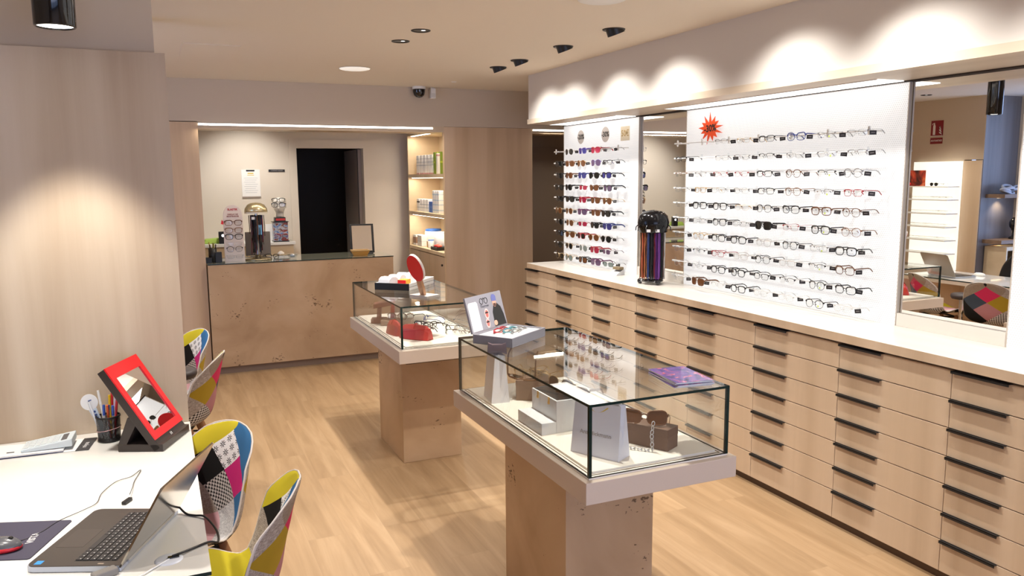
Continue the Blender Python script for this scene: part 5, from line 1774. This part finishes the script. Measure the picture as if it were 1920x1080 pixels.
def make_shell(name, parent, inner, outer):
    P, UVs, nu, nv = shell_grid()
    W_ = nu + 1
    nrm = []
    for j in range(nv + 1):
        for i in range(W_):
            a = P[j * W_ + min(i + 1, nu)] - P[j * W_ + max(i - 1, 0)]
            b = P[min(j + 1, nv) * W_ + i] - P[max(j - 1, 0) * W_ + i]
            n = b.cross(a)
            nrm.append(n.normalized() if n.length > 1e-9 else Vector((0, 1, 0)))
    vs, uv = [], []
    th = .034
    for k, p in enumerate(P):
        j, i = divmod(k, W_)
        e = min(1.0, 5 * min(i, nu - i) / nu + .25) * min(1.0, 4.5 * min(j, nv - j) / nv + .25)
        vs.append(p + nrm[k] * th * .5 * e)
    n0 = len(vs)
    for k, p in enumerate(P):
        j, i = divmod(k, W_)
        e = min(1.0, 5 * min(i, nu - i) / nu + .25) * min(1.0, 4.5 * min(j, nv - j) / nv + .25)
        vs.append(p - nrm[k] * th * .5 * e)
    fs, mi = [], []
    for j in range(nv):
        for i in range(nu):
            a, b, c, d = j * W_ + i, j * W_ + i + 1, (j + 1) * W_ + i + 1, (j + 1) * W_ + i
            fs.append((d, c, b, a))
            mi.append(0)
            fs.append((n0 + a, n0 + b, n0 + c, n0 + d))
            mi.append(1)
    loop = [i for i in range(W_)] + [j * W_ + nu for j in range(1, nv + 1)] + [nv * W_ + i for i in range(nu - 1, -1, -1)] + [j * W_ for j in range(nv - 1, 0, -1)]
    for k in range(len(loop)):
        a, b = loop[k], loop[(k + 1) % len(loop)]
        fs.append((a, b, n0 + b, n0 + a))
        mi.append(2)
    me = bpy.data.meshes.new(name)
    me.from_pydata([tuple(v) for v in vs], [], fs)
    for q in (inner, outer, M_PIPE):
        me.materials.append(q)
    lay = me.uv_layers.new(name='UVMap')
    for p, k in zip(me.polygons, mi):
        p.material_index = k
        p.use_smooth = True
        for li in p.loop_indices:
            lay.data[li].uv = UVs[me.loops[li].vertex_index % n0]
    me.update()
    o = obj(name, me, parent)
    s = o.modifiers.new('smooth', 'SUBSURF')
    s.levels = s.render_levels = 1
    pts = [(vs[k] + vs[n0 + k]) / 2 for k in loop]
    MB().tube(pts, .0032, n=6, closed=True).build('piping', M_PIPE, o)
    return o


def make_chair(lab, loc, face, seat=M_PATCH_IN):
    """face: direction (x, y) the sitter looks"""
    t = thing('patchwork_chair', lab, 'chair', (loc[0], loc[1], 0), math.atan2(face[1], face[0]) - PI / 2, 'patchwork chairs at the desks')
    make_shell('upholstered_shell', t, seat, M_PATCH_OUT)
    for sx in (1, -1):
        for (ty, by) in ((.105, .205), (-.095, -.205)):
            top, bot = Vector((sx * .115, ty, .412)), Vector((sx * .205, by, 0))
            MB().tube([top, top.lerp(bot, .5), bot], [.019, .018, .011], n=12).build('leg', M_LEG, t)
    b = MB()
    for sx in (1, -1):
        b.tube([(sx * .135, .125, .33), (sx * .135, -.12, .33)], .006, n=8)
        b.tube([(sx * .150, .145, .24), (-sx * .135, -.12, .33)], .005, n=8)
    b.tube([(.118, .10, .40), (-.118, .10, .40), (-.118, -.09, .40), (.118, -.09, .40)], .010, n=6, closed=True)
    b.build('under_frame', M_BLACKM, t)
    return t


make_chair('patchwork chair pulled up to the near desk, black diamond and pink seat facing the viewer', (.0, 3.05), (-.87, -.50))
make_chair('patchwork chair with yellow seat seen edge-on at the lower edge, beside the near desk', (.095, 2.54), (-.97, .20), M_PATCH_SEAT)
make_chair('rear patchwork chair farther along the cladding corner, its yellow and blue front showing', (-.03, 5.21), (-.93, -.36))
make_chair('rear patchwork chair with houndstooth back just past the cladding edge', (.02, 4.61), (-.965, .26))

# ------------------------------------------------------------------ desks
M_DESKTOP = mat('white_back_painted_glass', (.80, .79, .75), .06, coat=.5)


def desk(lab, x0, x1, y0, y1, z, shadow=True):
    t = thing('desk', lab, 'desk', ((x0 + x1) / 2, (y0 + y1) / 2, 0), group='white-topped desks')
    MB().box(x0, x1, y0, y1, z - .010, z, 0, {2: 1, 3: 1, 4: 1, 5: 1}).build('glass_top', [M_DESKTOP, M_GEDGE], t, rel=True)
    MB().box(x0 + .003, x1 - .003, y0 + .003, y1 - .003, z - .045, z - .010).build('wooden_top', M_WOODY, t, rel=True)
    MB().box(x1 - .42, x1 - .40, y0 + .06, y1 - .02, .0, z - .045).build('front_panel', M_WOODZ, t, rel=True)
    for y in (y0 + .03, y1 - .06):
        MB().box(x0 + .02, x1 - .42, y, y + .03, 0, z - .045).build('side_panel', M_WOODZ, t, rel=True)
    return t


ZK = .742
desk('near white glass-topped desk against the wooden cladding at lower left', -.74, .069, 2.088, 3.498, ZK)
desk('rear white glass-topped desk behind the cladding, seen in the mirror', -.76, -.105, 4.25, 5.70, ZK)


# ------------------------------------------------------------------ laptops
def key_mat():
    return mat('keycap', (.028, .026, .027), .45)


def laptop(lab, hinge0, hinge1, lean, body, bezel, w=.367, d=.250):
    """hinge0 -> hinge1: hinge line on the desk; the keyboard lies to the left of that direction"""
    h0, h1 = Vector(hinge0), Vector(hinge1)
    ang = math.atan2(h1.y - h0.y, h1.x - h0.x)
    t = thing('laptop', lab, 'laptop', (h0.x, h0.y, hinge0[2]), ang)
    # local: x along the hinge, +y towards the keyboard front
    prof = []
    r = .022
    for (cx, cy_, a0) in ((w - r, d - r, 0), (r, d - r, 90), (.006, .004, 180), (w - .006, .004, 270)):
        rr = r if cy_ > .1 else .004
        for k in range(6):
            a = R(a0 + 18 * k)
            prof.append((cx + rr * math.cos(a), cy_ + rr * math.sin(a)))
    MB().prism(prof, .002, .0155, 'z').build('base', body, t, bevel=.002)
    inset = [((p[0] - w / 2) * .985 + w / 2, (p[1] - d / 2) * .98 + d / 2) for p in prof]
    deck = MB().prism(inset, .0155, .0168, 'z').build('keyboard_deck', mat('brown_black_deck', (.052, .043, .038), .38), t)
    kb = MB().box(.030, w - .030, .022, .135, .0168, .0171).build('keyboard_well', M_BLACK, deck)
    b = MB()
    for rr in range(6):
        yk = .026 + rr * .0182
        n = 18
        kw = (w - .066) / n
        i = 0
        while i < n:
            span = 1
            if rr == 5 and i == 4:
                span = 5
            if (rr == 2 or rr == 3) and i in (0, 12):
                span = 2
            b.box(.033 + i * kw + .001, .033 + (i + span) * kw - .001, yk + .001, yk + (.0165 if rr else .012), .0171, .0188)
            i += span
    b.build('keys', key_mat(), kb)
    b = MB()
    for rr in range(6):
        for i in range(18):
            if rr == 5 and 4 <= i < 9:
                continue
            xk = .033 + (i + .42) * (w - .066) / 18
            yk = .026 + rr * .0182 + .006
            b.box(xk - .0016, xk + .0016, yk - .0012, yk + .0014, .0188, .0190)
    b.build('key_legends', mat('legend_white', (.62, .62, .62), .6), kb)
    MB().box(w * .30, w * .60, .155, .228, .0168, .0172).build('touchpad', mat('touchpad_brown', (.06, .05, .045), .35), deck)
    MB().box(.013, .033, .214, .232, .0168, .0173).build('blue_sticker', mat('bright_blue_sticker', (.04, .30, .75), .3), deck)
    MB().box(.012, .018, .05, .066, .0168, .0172).build('badge', M_CHROME, deck)
    LT_ = Matrix.Translation((0, .004, .014)) @ Matrix.Rotation(R(lean), 4, 'X')
    L_ = .247
    r = .018
    pl = []
    for (cx, cz, a0) in ((w - r, L_ - r, 0), (r, L_ - r, 90)):
        for k in range(6):
            a = R(a0 + 18 * k)
            pl.append((cx + r * math.cos(a), cz + r * math.sin(a)))
    pl += [(0, 0), (w, 0)]
    lid_ = MB(LT_).prism(pl, -.005, .0, 'y').build('lid', bezel, t, bevel=.0012)
    MB(LT_).box(.004, w - .004, .0, .0012, .008, L_ - .004).build('screen_bezel', M_BLACK, lid_)
    MB(LT_).box(.014, w - .014, .0012, .0016, .022, L_ - .016).build('screen', mat('dark_screen', (.01, .01, .012), .12), lid_)
    MB().cyl((.04, .002, .012), (w - .04, .002, .012), .0062, n=12).build('hinge', M_STEEL, t)
    return t


M_LIDSILVER = mat('polished_silver_lid', (.40, .365, .315), .12, 1.0)
laptop('open dark laptop with a polished silver lid on the near desk', (-.146, 2.181, ZK + .0005), (.002, 2.517, ZK + .0005), 30, mat('silver_plastic', (.50, .54, .62), .3, .5), M_LIDSILVER)
laptop('open laptop with a silver-grey lid on the rear desk, seen in the mirror', (-.214, 5.185, ZK + .0005), (-.275, 5.535, ZK + .0005), 28, mat('silver_plastic', (.50, .54, .62), .3, .5), mat('grey_lid', (.42, .38, .33), .35, .6), w=.355)


def wire(name, lab, pts, r, m, cat='cable'):
    out = []
    P = [Vector(p) for p in pts]
    for i in range(len(P) - 1):
        p0, p1, p2, p3 = P[max(i - 1, 0)], P[i], P[i + 1], P[min(i + 2, len(P) - 1)]
        for k in range(8):
            q = k / 8
            out.append(.5 * ((2 * p1) + (p2 - p0) * q + (2 * p0 - 5 * p1 + 4 * p2 - p3) * q * q + (3 * p1 - p0 - 3 * p2 + p3) * q ** 3))
    out.append(P[-1])
    return tag(MB().tube(out, r, n=8).build(name, m), lab, cat)


z = ZK + .004
wire('power_cable', 'black power cable looping from the laptop hinge over the desk edge to the white grommet', [(.002, 2.520, ZK + .02), (.022, 2.492, z), (.045, 2.468, z), (.072, 2.44, ZK + .006), (.098, 2.36, ZK - .006), (.098, 2.285, ZK - .010), (.074, 2.262, ZK + .004), (.04, 2.245, z), (.0, 2.215, z + .004), (-.022, 2.205, z + .004)], .0032, M_BLACK)
t = thing('cable_grommet', 'white round cable grommet in the near desk top', 'grommet', (-.031, 2.204, ZK + .0003))
MB().lathe([(.001, .004), (.030, .004), (.034, .002), (.036, 0)], n=32).build('cap', mat('pale_blue_white', (.72, .76, .82), .3), t)
MB().box(-.002, .026, -.005, .005, .004, .0075).build('slot', M_GLOSSB, t)
wire('white_cable', 'short white cable running from the grommet to the lower edge', [(-.03, 2.200, z), (-.065, 2.165, z), (-.10, 2.130, z), (-.13, 2.10, z)], .0022, M_WHITE)
wire('mouse_cable', 'thin dark mouse cable curling behind the laptop', [(-.43, 2.475, ZK + .012), (-.40, 2.50, z), (-.36, 2.54, z), (-.325, 2.60, z), (-.262, 2.66, z), (-.232, 2.70, z), (-.222, 2.78, z), (-.185, 2.87, z), (-.140, 2.90, z), (-.110, 2.955, z), (-.128, 2.85, z), (-.132, 2.78, ZK + .008), (-.138, 2.71, ZK + .012)], .0011, M_BLACKM)
tag(MB().box(-.020, .020, -.007, .007, 0, .010).build('usb_plug', M_BLACK, loc=(-.145, 2.672, ZK + .0006), rot=(0, 0, R(60)), bevel=.002), 'black plug at the far edge of the near laptop', 'plug')
t = thing('display_adapter', 'black adapter plug with grey casing at the near edge of the laptop', 'adapter', (-.232, 2.150, ZK + .0006), R(25))
MB().box(-.05, .0, -.011, .011, .002, .014).build('plug', M_BLACK, t, bevel=.002)
MB().box(.025, .085, -.015, .015, .0, .018).build('casing', mat('adapter_grey', (.22, .21, .20), .35), t, bevel=.004)
MB().tube([(0, 0, .008), (.012, .002, .008), (.026, 0, .008)], .004, n=8).build('lead', M_BLACK, t)
# mouse pad and mouse
t = thing('mouse_pad', 'dark blue-grey mouse pad with white lettering at the left edge', 'mouse pad', (-.435, 2.515, ZK + .0003), R(-20))
rr_ = [(.105, .095), (.100, .100), (-.10, .100), (-.105, .095), (-.105, -.095), (-.10, -.10), (.10, -.10), (.105, -.095)]
MB().prism([(p[0] * 1.05, p[1] * 1.22) for p in rr_], 0, .003, 'z').build('pad', mat('slate_pad', (.050, .045, .075), .7), t)
text_into(MB(), 'VISTA', .026, Matrix.Translation((.056, .005, .0033)) @ Matrix.Rotation(R(100), 4, 'Z'), ext=.0002, bold=.0006).build('lettering', mat('legend_white', (.62, .62, .62), .6), t)
t = thing('computer_mouse', 'grey and red computer mouse on the dark mouse pad', 'mouse', (-.452, 2.455, ZK + .0036), R(-18))
b = MB().ball((0, 0, .010), .056, .032, .026, n=20, k=12)
b.v = [(p[0], p[1], max(p[2], .0)) for p in b.v]
b.build('shell', mat('mouse_graphite', (.10, .10, .11), .25), t)
b = MB().ball((-.002, 0, .0075), .0590, .0350, .0165, n=20, k=12)
b.v = [(p[0], p[1], max(p[2], .0005)) for p in b.v]
b.build('red_side', mat('red_glow_plastic', (.60, .02, .03), .3), t)
MB().cyl((.028, -.004, .031), (.028, .004, .031), .006, n=12).build('scroll_wheel', M_BLACK, t)
MB().box(-.03, -.005, -.0335, -.028, .010, .016).build('blue_key', mat('print_blue', (.10, .22, .55), .5), t, bevel=.002)
t = thing('computer_mouse', 'white computer mouse on the rear desk, seen in the mirror', 'mouse', (-.60, 5.22, ZK + .0005), R(80))
b = MB().ball((0, 0, .012), .055, .032, .022, n=18, k=10)
b.v = [(p[0], p[1], max(p[2], .0)) for p in b.v]
b.build('shell', M_WHITE, t)
MB().cyl((.03, -.003, .03), (.03, .003, .03), .005, n=10).build('scroll_wheel', M_STEEL, t)

# ------------------------------------------------------------------ red-framed test lamp
# red face rectangle: centre and axes measured on the photograph's perspective
t = thing('mirror_stand', 'black Z-shaped desk stand with a red-framed tilted mirror on the near desk', 'desk mirror', (.013, 3.2515, ZK + .0005), R(66.4))
M_LBLK = mat('dark_brown_black', (.040, .030, .026), .35)
HW = .125
MB().box(-HW, HW, 0, .168, 0, .028).build('foot', M_LBLK, t, bevel=.002)
FT = Matrix.Rotation(R(-32), 4, 'X')
MB(FT).box(-HW, HW, .0, .030, .016, .372).build('tilted_back', M_LBLK, t, bevel=.002)
z0_, z1_ = .052, .373
red = MB(FT)
red.box(-HW - .0005, -HW + .030, -.005, .0, z0_, z1_).box(HW - .030, HW + .0005, -.005, .0, z0_, z1_).box(-HW + .030, HW - .030, -.005, .0, z0_, z0_ + .030).box(-HW + .030, HW - .030, -.005, .0, z1_ - .050, z1_)
red.build('red_frame', mat('signal_red', (.74, .012, .018), .3), t)
MB(FT).box(-HW + .030, HW - .030, -.0012, .0, z0_ + .030, z1_ - .050).build('mirror_glass', M_MIRROR, t)
b = MB(FT).box(-.006, -.003, -.001, .0, .026, .044).box(.003, .006, -.001, .0, .026, .044).box(-.020, .040, -.001, 0, .016, .0185)
b.build('white_marks', M_WHITE, t)
MB().hexa([(-HW + .002, .135, .028), (HW - .002, .135, .028), (HW - .002, .166, .028), (-HW + .002, .166, .028)], [(-HW + .002, .088, .118), (HW - .002, .088, .118), (HW - .002, .125, .130), (-HW + .002, .125, .130)]).build('strut', M_LBLK, t)

# pen cup
t = thing('pen_cup', 'black wire-mesh pen cup on the near desk', 'pen cup', (-.226, 3.372, ZK + .0005))


def mesh_mat():
    m = mat('black_wire_mesh', (.015, .014, .014), .4)
    nt, N, L, b = nodes(m)
    tc = nn(N, 'ShaderNodeTexCoord')
    br = nn(N, 'ShaderNodeTexChecker')
    mp = nn(N, 'ShaderNodeMapping')
    mp.inputs['Rotation'].default_value = (R(35), R(35), R(45))
    mp.inputs['Scale'].default_value = (520, 520, 520)
    L.new(tc.outputs['Object'], mp.inputs[0])
    L.new(mp.outputs[0], br.inputs['Vector'])
    br.inputs['Scale'].default_value = 1.0
    mr = nn(N, 'ShaderNodeMapRange')
    mr.inputs[3].default_value = .55
    mr.inputs[4].default_value = 1.0
    L.new(br.outputs['Fac'], mr.inputs[0])
    L.new(mr.outputs[0], b.inputs['Alpha'])
    return m


MB().lathe([(.040, .004), (.0425, .098)], n=32).build('mesh_wall', mesh_mat(), t)
MB().lathe([(.041, .094), (.0445, .095), (.0445, .101), (.041, .101)], n=32).build('rim', M_BLACKM, t)
MB().lathe([(.001, .001), (.040, .001), (.0412, .005), (.0412, .008), (.001, .005)], n=32).build('bottom', M_BLACKM, t)
MB().tube([(.0436 * math.cos(2 * PI * k / 28), .0436 * math.sin(2 * PI * k / 28), .048 + .007 * math.cos(2 * PI * k / 28 + .4)) for k in range(28)], .0011, n=5, closed=True).build('rubber_band', mat('pink_rubber', (.62, .36, .36), .6), t)
PENS = [(-.026, .0, -.062, .004, .158, (.70, .72, .75), 'white pen leaning far left in the wire-mesh pen cup'), (-.014, -.014, -.010, -.026, .150, (.02, .08, .42), 'blue pen at the front of the wire-mesh pen cup'),
        (-.004, -.016, .006, -.018, .146, (.03, .10, .45), 'second blue pen beside the front one in the wire-mesh pen cup'), (-.008, .014, -.030, .030, .196, (.80, .79, .77), 'tall white pen at the back of the wire-mesh pen cup'),
        (.006, .004, .010, .010, .178, (.80, .50, .01), 'yellow marker in the middle of the wire-mesh pen cup'), (.010, .016, .018, .026, .182, (.62, .02, .03), 'red pen behind the yellow marker in the pen cup'),
        (.018, .004, .036, .004, .162, (.60, .03, .04), 'red pen leaning right in the wire-mesh pen cup'), (.016, -.012, .020, -.020, .142, (.05, .12, .50), 'third blue pen at the right of the wire-mesh pen cup'),
        (.012, .012, .030, .022, .175, (.62, .52, .66), 'pale lilac pen in the wire-mesh pen cup'), (.004, -.012, .002, -.026, .148, (.70, .10, .02), 'orange-red pen at the front of the wire-mesh pen cup')]
for (x0, y0, x1, y1, h, c, lab) in PENS:
    p = thing('pen', lab, 'pen', (-.226, 3.372, ZK), group='pens in the wire-mesh pen cup')
    m = mat('pen_%d_%d_%d' % tuple(int(q * 100) for q in c), c, .35)
    a, b_ = Vector((x0, y0, .012)), Vector((x1, y1, h))
    MB().cyl(a, a.lerp(b_, .72), .0042, n=10).build('barrel', M_WHITE if c[2] > .4 and c[0] < .1 else m, p)
    MB().cyl(a.lerp(b_, .70), b_, .0050, .0046, n=10).build('cap', m, p)
t = thing('occluder', 'white spoon-shaped eye-test occluder leaning in the wire-mesh pen cup', 'occluder', (-.226, 3.372, ZK))
OT = Matrix.Translation((-.012, .018, .012)) @ Matrix.Rotation(R(-19), 4, 'Y')
MB(OT).prism([(-.008, 0), (.008, 0), (.014, .13), (-.014, .13)], -.0012, .0012, 'y').build('handle', mat('pale_blue_card', (.62, .72, .80), .5), t)
MB(OT).prism([(.030 * math.cos(2 * PI * k / 28), .152 + .032 * math.sin(2 * PI * k / 28)) for k in range(28)], -.0014, .0014, 'y').build('paddle', M_PAPER, t)
b = MB(OT)
for k in range(3):
    b.box(-.004, .006, -.0022, -.0014, .078 + .014 * k, .086 + .014 * k)
b.box(-.002, .010, -.0024, -.0015, .156, .160)
b.build('print', mat('print_navy', (.04, .08, .25), .6), t)

# papers and calculator
t = thing('leaflet', 'large white leaflet with a dark corner panel lying on the near desk by the cladding', 'paper', (-.452, 3.375, ZK + .0004), R(-8))
MB().box(-.170, .170, -.075, .075, 0, .0016).build('sheet', M_PAPER, t)
MB().box(.125, .171, -.0755, .0755, .0005, .0021).build('dark_panel', mat('charcoal_print', (.05, .05, .055), .5), t)
text_into(MB(), 'miyou', .026, Matrix.Translation((.147, -.012, .0024)) @ Matrix.Rotation(R(90), 4, 'Z'), ext=.0002).build('lettering', M_PAPER, t)
t = thing('notepad', 'white notepad with a navy edge under the calculator', 'notepad', (-.480, 3.355, ZK + .0022), R(-3))
MB().box(-.105, .105, -.06, .06, 0, .008).build('pages', M_PAPER, t)
MB().box(-.1055, .1055, -.061, .061, -.0002, .0022).build('navy_cover', mat('navy_cover', (.02, .025, .10), .5), t)
MB().box(-.085, -.06, -.025, -.015, .008, .0084).build('print', M_INK, t)
t = thing('calculator', 'pale wedge-shaped desk calculator on the notepad near the cladding', 'calculator', (-.430, 3.365, ZK + .0104), R(-3))
MB().hexa([(-.085, -.055, 0), (.085, -.055, .004), (.085, .055, .004), (-.085, .055, 0)], [(-.085, -.055, .010), (.085, -.055, .034), (.085, .055, .034), (-.085, .055, .010)]).build('body', mat('ice_plastic', (.66, .74, .78), .4), t, bevel=.003)
KT = Matrix.Rotation(-math.atan2(.024, .17), 4, 'Y')
b = MB(KT)
for i in range(6):
    for j in range(5):
        b.box(-.075 + i * .020, -.059 + i * .020, -.046 + j * .019, -.032 + j * .019, .0205, .0242)
b.build('keys', mat('key_pale', (.74, .79, .81), .45), t)
MB(KT).box(.050, .070, -.044, .030, .0222, .0232).build('display', mat('lcd_grey', (.12, .12, .13), .2), t)

# ------------------------------------------------------------------ rear-left corner seen in the mirror
XL = -1.72
t = thing('lit_wall_shelves', 'glowing white wall shelf unit with raised logo letters, seen in the mirror', 'wall shelves', (XL + .01, 6.64, 0))
MB().box(XL + .004, XL + .045, 6.305, 6.925, .62, 1.885).build('light_box', mat('shelf_box_white', (.86, .85, .80), .5, emit=.8, ecol=(1, .97, .86)), t, rel=True)
SHZ = [1.600, 1.447, 1.288, 1.133, .978, .823]
for z in SHZ:
    MB().box(XL + .046, XL + .24, 6.30, 6.98, z - .012, z).build('shelf_board', mat('shelf_acrylic_white', (.84, .84, .80), .3), t, rel=True, bevel=.001)
text_into(MB(), 'GUCCI', .105, Matrix.Translation((XL + .047, 6.52, 1.742)) @ FACE_PX, ext=.006).build('lettering', mat('glow_letters', (1, .95, .6), .4, emit=2.2, ecol=(1, .95, .62)), t)
for ch in t.children:
    if ch.name.startswith('lettering'):
        ch.location = -Vector(t.location)
rng = random.Random(5)
for r_, z in enumerate(SHZ[:5]):
    for k in range(7):
        y = 6.36 + .082 * k
        code = rng.choice(['Lg', 'Hg', 'Hn', 'Lo', 'Pn', 'Rn', 'Lr' if r_ == 2 else 'Lg'])
        if r_ == 0:
            if k > 3:
                continue
            code = 'Pkd' if k == 2 else 'Lg'
        lab = '%s, %s from the window side on the %s lit wall shelf' % (describe(code), ORD[k], ('top', 'second', 'third', 'fourth', 'fifth')[r_])
        specs(code, lab, (XL + .19, y, z + .031), (0, 0, R(90)), 'spectacles on the lit wall shelves', price=False, scale=.55 if r_ else .8)
t = thing('poster', 'small red and dark photographic poster standing on the top lit shelf', 'poster', (XL + .20, 6.79, 1.6005), R(0))


def poster_mat():
    m = mat('poster_print', (.3, .05, .03), .4)
    nt, N, L, b = nodes(m)
    tc = nn(N, 'ShaderNodeTexCoord')
    n1 = nn(N, 'ShaderNodeTexNoise')
    n1.inputs['Scale'].default_value = 7
    n1.inputs['Detail'].default_value = 3
    n1.inputs['Distortion'].default_value = 1.0
    L.new(tc.outputs['Object'], n1.inputs['Vector'])
    r = ramp(N, [(.34, (.03, .015, .015)), (.46, (.16, .03, .02)), (.54, (.55, .06, .03)), (.62, (.70, .18, .06)), (.72, (.60, .40, .25))])
    L.new(n1.outputs['Fac'], r.inputs[0])
    L.new(r.outputs[0], b.inputs['Base Color'])
    return m


MB().box(-.003, .003, -.16, .16, 0, .185).build('print', poster_mat(), t)
t = thing('red_case', 'bright red spectacle case in front of the poster on the top lit shelf', 'spectacle case', (XL + .225, 6.86, 1.6005), R(90))
MB().ball((0, 0, .025), .06, .012, .025, n=16, k=8).build('case_body', M_RED, t)
MB().box(-.002, .002, -.0125, -.011, .01, .04).build('clasp', M_GOLD, t)
# fire sign
t = thing('fire_sign', 'dark red fire extinguisher sign on the tan wall, seen in the mirror', 'sign', (XL + .0, 6.675, 2.23))
RS = mat('sign_red', (.22, .010, .012), .45)
MB().box(-.001, .004, -.080, .080, -.045, .135).build('symbol_panel', RS, t)
MB().box(-.001, .004, -.080, .080, -.135, -.065).build('text_panel', RS, t)
WS = mat('sign_white', (.75, .70, .66), .5)
b = MB().box(.004, .0046, .020, .052, -.030, .075)
b.prism([(.022, .075), (.050, .075), (.044, .095), (.028, .095)], .004, .0046, 'x')
b.box(.004, .0046, .030, .042, .095, .108)
b.prism([(.030, .112), (.060, .104), (.066, .085), (.060, .085), (.054, .098), (.030, .104)], .004, .0046, 'x')
for k in range(3):
    b.prism([(-.07 + k * .006, -.03 + k * .026), (-.035, -.012 + k * .026), (-.028, .004 + k * .030), (-.05, -.006 + k * .030), (-.044, .012 + k * .03)], .004, .0046, 'x')
b.box(.004, .0048, -.08, .08, -.047, -.040)
b.build('extinguisher_symbol', WS, t)
text_into(MB(), 'EXTINTOR', .030, Matrix.Translation((.0042, 0, -.100)) @ FACE_PX, ext=.0003, bold=.0006).build('lettering', WS, t)
# alcove: floating shelves, cabinet, ornament
for z, lab, g in ((1.512, 'upper dark wooden floating shelf in the alcove, seen in the mirror', 0), (1.0, 'lower dark wooden floating shelf in the alcove, seen in the mirror', 1)):
    t = thing('floating_shelf', lab, 'shelf', (-2.06, 5.95, z), group='floating shelves in the alcove')
    MB().box(-2.295, -1.80, 5.84, 6.067, z - .042, z).build('board', wood('brown_shelf_oak', (.16, .10, .065), (.23, .15, .10), (.30, .20, .14), 'X'), t, rel=True, bevel=.002)
    MB().box(-2.2, -1.9, 5.99, 6.0, z - .047, z - .042).build('light_strip', mat('warm_strip', (1, .8, .5), .5, emit=3.0, ecol=(1, .75, .45)), t, rel=True)
    light('SPOT', 'shelf_beam', (-2.0, 6.0, z - .05), (-2.0, 6.06, z - .6), 5, (1, .75, .45), spot_size=R(120), spot_blend=.6, shadow_soft_size=.03)
t = thing('rope_ornament', 'pale blue-grey coiled rope ornament on the upper alcove shelf', 'ornament', (-1.99, 5.93, 1.5125))
rng = random.Random(9)
for k in range(7):
    cx, cyy = rng.uniform(-.13, .12), rng.uniform(-.03, .03)
    rr = rng.uniform(.045, .075)
    pts = [(cx + rr * math.cos(2 * PI * q / 16), cyy + .55 * rr * math.sin(2 * PI * q / 16), .018 + .010 * k + .02 * math.sin(2 * PI * q / 16 + k)) for q in range(16)]
    MB().tube(pts, .014, n=8, closed=True).build('coil', mat('rope_blue_grey', (.42, .44, .50), .8), t)
t = thing('black_ornament', 'black round-topped ornament on the lower alcove shelf', 'ornament', (-2.13, 5.93, 1.0005))
MB().lathe([(.001, 0), (.05, 0), (.05, .02), (.02, .035), (.016, .09), (.03, .11)], n=20).build('stand', M_GLOSSB, t)
MB().ball((0, 0, .175), .062, .05, .072).build('body', M_GLOSSB, t)
MB().tube([(.0, -.05, .12), (-.04, -.05, .17), (0, -.05, .245), (.04, -.05, .17)], .004, n=6, closed=True).build('ring', M_CHROME, t)
t = thing('alcove_cabinet', 'light wooden open-fronted cabinet under the alcove shelves', 'cabinet', (-2.08, 5.9, 0))
MB().box(-2.295, -1.84, 5.80, 6.06, .885, .925).box(-1.86, -1.84, 5.80, 6.06, 0, .885).box(-2.295, -2.06, 5.80, 5.82, .05, .885).box(-2.295, -1.86, 6.04, 6.06, 0, .885).build('carcass', M_SHELFWOOD, t, rel=True)
MB().box(-2.06, -1.86, 5.83, 6.03, .03, .05).build('shelf', M_PLINTH, t, rel=True)
# staff seats
t = thing('office_chair', 'black rounded office chair behind the rear desk, seen in the mirror', 'office chair', (-1.18, 5.28, 0), R(-90))
b = MB()
P = []
for j in range(9):
    q = j / 8
    for i in range(9):
        u = -1 + i / 4
        wdt = .245 * (1 - .55 * q ** 4)
        P.append((wdt * u, -.20 - .05 * q + .06 * u * u, .50 + .46 * q - .03 * u * u * q))
fs = [(j * 9 + i, j * 9 + i + 1, (j + 1) * 9 + i + 1, (j + 1) * 9 + i) for j in range(8) for i in range(8)]
b.add(P, fs, 0, True)
o = b.build('backrest', mat('black_leather', (.014, .013, .014), .45), t)
s_ = o.modifiers.new('solid', 'SOLIDIFY')
s_.thickness = .05
s_ = o.modifiers.new('smooth', 'SUBSURF')
s_.levels = s_.render_levels = 1
MB().prism([(.24 * math.cos(2 * PI * k / 28), .235 * math.sin(2 * PI * k / 28) + .02) for k in range(28)], .43, .50, 'z').build('seat', mat('black_leather', (.014, .013, .014), .45), t, bevel=.02)
MB().cyl((0, 0, .09), (0, 0, .43), .028, n=14).build('gas_lift', M_CHROME, t)
for k in range(5):
    a = 2 * PI * k / 5
    MB().tube([(0, 0, .10), (.16 * math.cos(a), .16 * math.sin(a), .085), (.28 * math.cos(a), .28 * math.sin(a), .06)], [.022, .018, .014], n=8).build('base_arm', M_CHROME, t)
    MB().cyl((.28 * math.cos(a + .06), .28 * math.sin(a + .06), .028), (.28 * math.cos(a - .06), .28 * math.sin(a - .06), .028), .028, n=12).build('castor', M_BLACK, t)
t = thing('round_stool', 'dark padded round stool on a chrome post between the rear chairs, seen in the mirror', 'stool', (.06, 4.905, 0))
MB().lathe([(.001, .655), (.075, .655), (.093, .645), (.096, .625), (.085, .605), (.001, .60)], n=28).build('seat', mat('charcoal_pad', (.045, .035, .035), .5), t)
MB().cyl((0, 0, .02), (0, 0, .60), .020, n=14).build('post', M_CHROME, t)
MB().lathe([(.001, .03), (.02, .028), (.085, .012), (.09, 0), (.001, 0)], n=28).build('foot_plate', M_CHROME, t)
